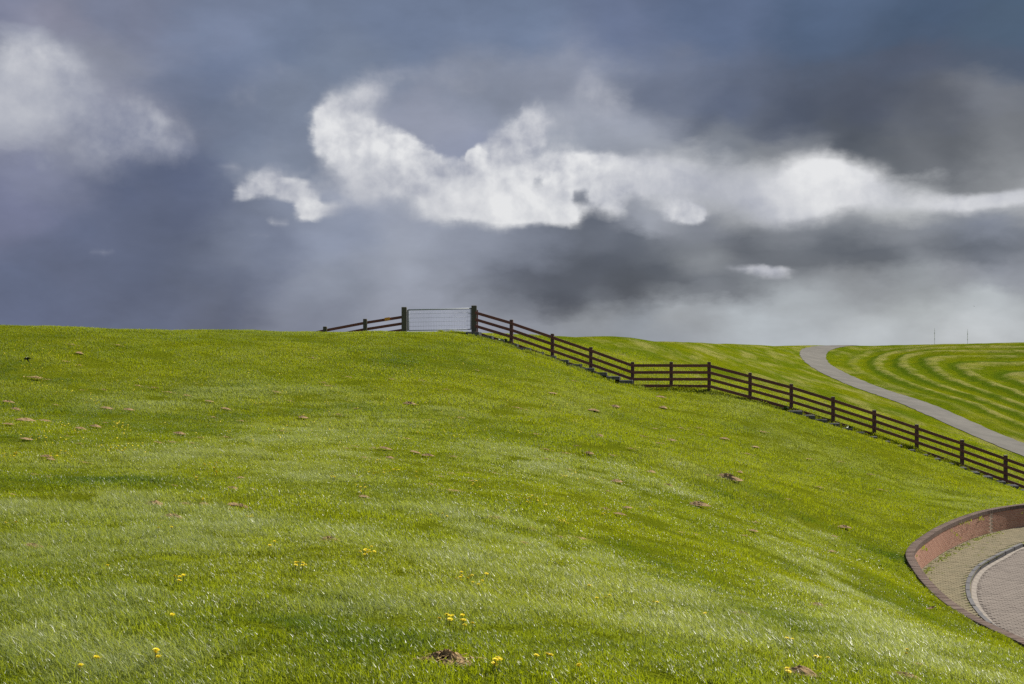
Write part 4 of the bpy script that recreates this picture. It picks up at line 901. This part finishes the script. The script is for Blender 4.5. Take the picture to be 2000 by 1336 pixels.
def band(pts, r_, n):                                   # a strip of patches along a line in the grass
    P_ = np.array(pts, float); q = np.linspace(0, len(P_)-1, n); return [(np.interp(k, range(len(P_)), P_[:, 0]), np.interp(k, range(len(P_)), P_[:, 1]), r_) for k in q]
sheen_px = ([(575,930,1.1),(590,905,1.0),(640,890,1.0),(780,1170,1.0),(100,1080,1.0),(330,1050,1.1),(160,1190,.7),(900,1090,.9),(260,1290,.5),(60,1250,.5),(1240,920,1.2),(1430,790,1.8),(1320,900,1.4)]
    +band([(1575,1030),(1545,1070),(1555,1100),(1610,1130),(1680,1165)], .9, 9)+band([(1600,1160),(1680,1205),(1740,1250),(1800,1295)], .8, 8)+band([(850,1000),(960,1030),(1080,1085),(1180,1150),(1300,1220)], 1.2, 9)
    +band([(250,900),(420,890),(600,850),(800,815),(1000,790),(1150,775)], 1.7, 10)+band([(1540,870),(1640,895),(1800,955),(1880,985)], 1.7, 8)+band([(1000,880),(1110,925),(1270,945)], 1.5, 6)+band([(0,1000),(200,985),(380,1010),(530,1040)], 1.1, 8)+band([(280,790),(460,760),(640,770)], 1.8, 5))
lush_px = (band([(1040,990),(1150,1030),(1300,1110),(1420,1190),(1500,1250)], 1.3, 9)+band([(1650,1010),(1720,1060),(1720,1130),(1790,1200)], 1.2, 8)+[(680,1180,.5),(720,1255,.45),(60,1262,.4),(1590,1130,.7),(1650,1180,.6),(1710,1175,.7),(250,940,1.2),(60,860,2.0),(150,870,1.6),(340,870,1.2),(1420,830,2.2),(1560,1010,1.6),(940,940,1.6),(820,965,1.4),(560,1215,.5)]
    +band([(0,660),(200,670),(420,690)], 2.6, 6)+band([(0,730),(150,735),(300,745)], 2.0, 5)+band([(0,800),(120,810),(220,820)], 1.8, 4)+band([(500,690),(700,700),(850,705)], 2.0, 5)+band([(300,830),(500,810),(700,795)], 1.6, 6)+band([(1280,960),(1400,930),(1480,960)], 1.5, 5))  # upper left bands paint in the shade of the slope's facing
def prep(L_):
    a_, b_, _ = hit([q[0] for q in L_], [q[1] for q in L_]); return a_, b_, np.array([q[2] for q in L_])
SHEEN = prep(sheen_px); LUSH_SHADE = prep(lush_px)
def patch(S_, x, y, seed):
    s_ = np.zeros_like(x)
    for a, b, r_ in zip(*S_): s_ = np.maximum(s_, np.exp(-(((x-a)/r_)**2+((y-b)/(r_*1.25))**2)))
    return s_*np.clip(.72+.8*fbm(x, y, .8, 2, seed), 0, 1)
def scatter(x, y, zone, r, smin, smax, yaw_sd=.75, mult=None):
    ok = (pit_depth(x, y) < -.16) & (path_dist(x, y) > 1.6) & ~((y > FENCE_Y(x)-1.15) & (y < FENCE_Y(x)+.05) & (x > -2.2) & (x < 6.2))
    for a, b, q in zip(mx, my, MR): ok &= ((x-a)**2+((y-b)*1.0)**2) > (q*(.8 if q < .2 else .95))**2
    x, y = x[ok], y[ok]; n = len(x)
    pts.append(np.stack([x, y, ground_z(x, y)-.004], -1)); nn = ground_n(x, y); nn = nn*.8+np.array([0, 0, .2]); nn /= np.linalg.norm(nn, axis=-1, keepdims=True)
    rot.append(euler_from(nn, r.normal(0, yaw_sd, n))); s_ = r.uniform(smin, smax, n)*(1+.28*fbm(x, y, 2.2, 2, 14)); s_ *= 1+.22*fbm(x, y, .55, 2, 19); scl.append(s_)
    z = [q for q in ZONES if q[0] == zone][0]; which.append(first[zone]+r.integers(0, z[1], n)); sh = patch(SHEEN, x, y, 12); lu = patch(LUSH_SHADE, x, y, 13)
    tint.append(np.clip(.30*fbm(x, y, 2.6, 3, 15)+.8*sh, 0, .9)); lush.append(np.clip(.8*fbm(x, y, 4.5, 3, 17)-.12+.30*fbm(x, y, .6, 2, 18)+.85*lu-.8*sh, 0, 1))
    return x, y, sh
rg = np.random.default_rng(5)
for z in ZONES:
    if z[10] == 0: continue
    y0, y1, dens = z[9], z[10], z[11]
    hw = lambda y: .445*y+1.2
    n = int(dens*(2*hw(y1))*(y1-y0)); x = rg.uniform(-hw(y1), hw(y1), n); y = rg.uniform(y0, y1, n); k = np.abs(x) < hw(y)
    if z[0] == 'd_crest': k &= (y > FENCE_Y(x)+.3) & (x > -8) & (path_dist(x, y) > 2.5) & (rg.random(n) < np.clip(1.2-(y-60)/16, .0, 1))
    elif z[0] == 'c_far': k &= (y < FENCE_Y(x)+3.5)
    x, y = x[k], y[k]; x, y, sh = scatter(x, y, z[0], rg, .75, 1.25)
    m_ = (sh > .30) & (rg.random(len(x)) < .75*sh) & (y < 34)
    if m_.any():
        for rep in range(2 if z[0] == 'a_near' else 3): scatter(x[m_]+rg.normal(0, .16, m_.sum()), y[m_]+rg.normal(0, .16, m_.sum()), 'e_long', rg, .7, 1.2, .45)
tx = np.concatenate([rg.uniform(-3.6, 26, 900), rg.uniform(-2.2, 6.4, 260)]); ty = FENCE_Y(tx)-np.r_[rg.uniform(-.35, .30, 900), rg.uniform(1.0, 1.5, 260)]
k = (rg.random(len(tx)) < .5+.5*fbm(tx, ty, 1.5, 2, 16)); scatter(tx[k], ty[k], 'f_tall', rg, .45, .95)
# a fringe at the outer edge of the coping
cq, ct_, cn_ = resample(WALL, .10, -.19); e_ = rg.normal(0, .05, len(cq)); scatter(cq[:, 0]-cn_[:, 0]*.06, cq[:, 1]-cn_[:, 1]*.06+e_, 'b_mid', rg, .55, .95)
PT = np.concatenate(pts); RT = np.concatenate(rot); ST = np.concatenate(scl); WT = np.concatenate(which); TT = np.concatenate(tint); LT = np.concatenate(lush)
gm = bpy.data.meshes.new('grass'); gm.vertices.add(len(PT)); gm.vertices.foreach_set('co', PT.astype(np.float32).ravel())
gm.attributes.new('rot', 'FLOAT_VECTOR', 'POINT').data.foreach_set('vector', RT.astype(np.float32).ravel())
gm.attributes.new('scl', 'FLOAT', 'POINT').data.foreach_set('value', ST.astype(np.float32))
gm.attributes.new('pick', 'INT', 'POINT').data.foreach_set('value', WT.astype(np.int32))
gm.attributes.new('tint', 'FLOAT', 'POINT').data.foreach_set('value', TT.astype(np.float32)); gm.update()
gm.attributes.new('lush', 'FLOAT', 'POINT').data.foreach_set('value', LT.astype(np.float32))
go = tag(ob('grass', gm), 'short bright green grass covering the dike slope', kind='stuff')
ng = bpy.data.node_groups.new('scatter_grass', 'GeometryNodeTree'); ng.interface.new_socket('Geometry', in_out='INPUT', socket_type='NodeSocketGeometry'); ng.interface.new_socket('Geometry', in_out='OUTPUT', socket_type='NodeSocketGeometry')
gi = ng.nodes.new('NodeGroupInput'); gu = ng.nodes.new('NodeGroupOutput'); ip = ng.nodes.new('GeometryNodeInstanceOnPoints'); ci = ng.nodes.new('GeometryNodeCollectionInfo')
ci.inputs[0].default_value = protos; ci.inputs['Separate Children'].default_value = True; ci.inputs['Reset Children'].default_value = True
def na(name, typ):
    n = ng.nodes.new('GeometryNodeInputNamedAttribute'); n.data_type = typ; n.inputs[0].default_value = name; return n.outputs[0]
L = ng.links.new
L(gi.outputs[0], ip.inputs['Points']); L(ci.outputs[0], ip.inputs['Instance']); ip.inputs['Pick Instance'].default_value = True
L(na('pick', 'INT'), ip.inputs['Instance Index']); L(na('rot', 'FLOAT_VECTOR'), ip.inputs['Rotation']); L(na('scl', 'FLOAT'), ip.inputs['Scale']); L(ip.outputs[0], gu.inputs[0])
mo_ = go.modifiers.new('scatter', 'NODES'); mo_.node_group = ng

# ------------------------------------------------------------------ labels of the few alike things that stand close together: told apart from left to right
ORD = ['first', 'second', 'third', 'fourth', 'fifth', 'sixth', 'seventh', 'eighth']
fam = {}
for o in list(SC.objects):
    if o.parent is None and o.get('category') in ('dandelion', 'molehill', 'grass cuttings') and ' on the ' in o.get('group', ''): fam.setdefault(o['label'], []).append(o)
for lab, os_ in fam.items():
    if not 1 < len(os_) <= 8: continue
    os_.sort(key=lambda o: o.location.x/o.location.y)
    for k, o in enumerate(os_):
        new = (ORD[k]+' '+lab.replace(' on the ', ' from the left on the ', 1)) if k < len(os_)-1 else 'rightmost '+lab
        o['label'] = new.replace('small crumbly brown molehill', 'brown molehill').replace('dry tan cuttings', 'dry cuttings').replace('slope under the skyline', 'top slope') if len(new.split()) > 16 else new
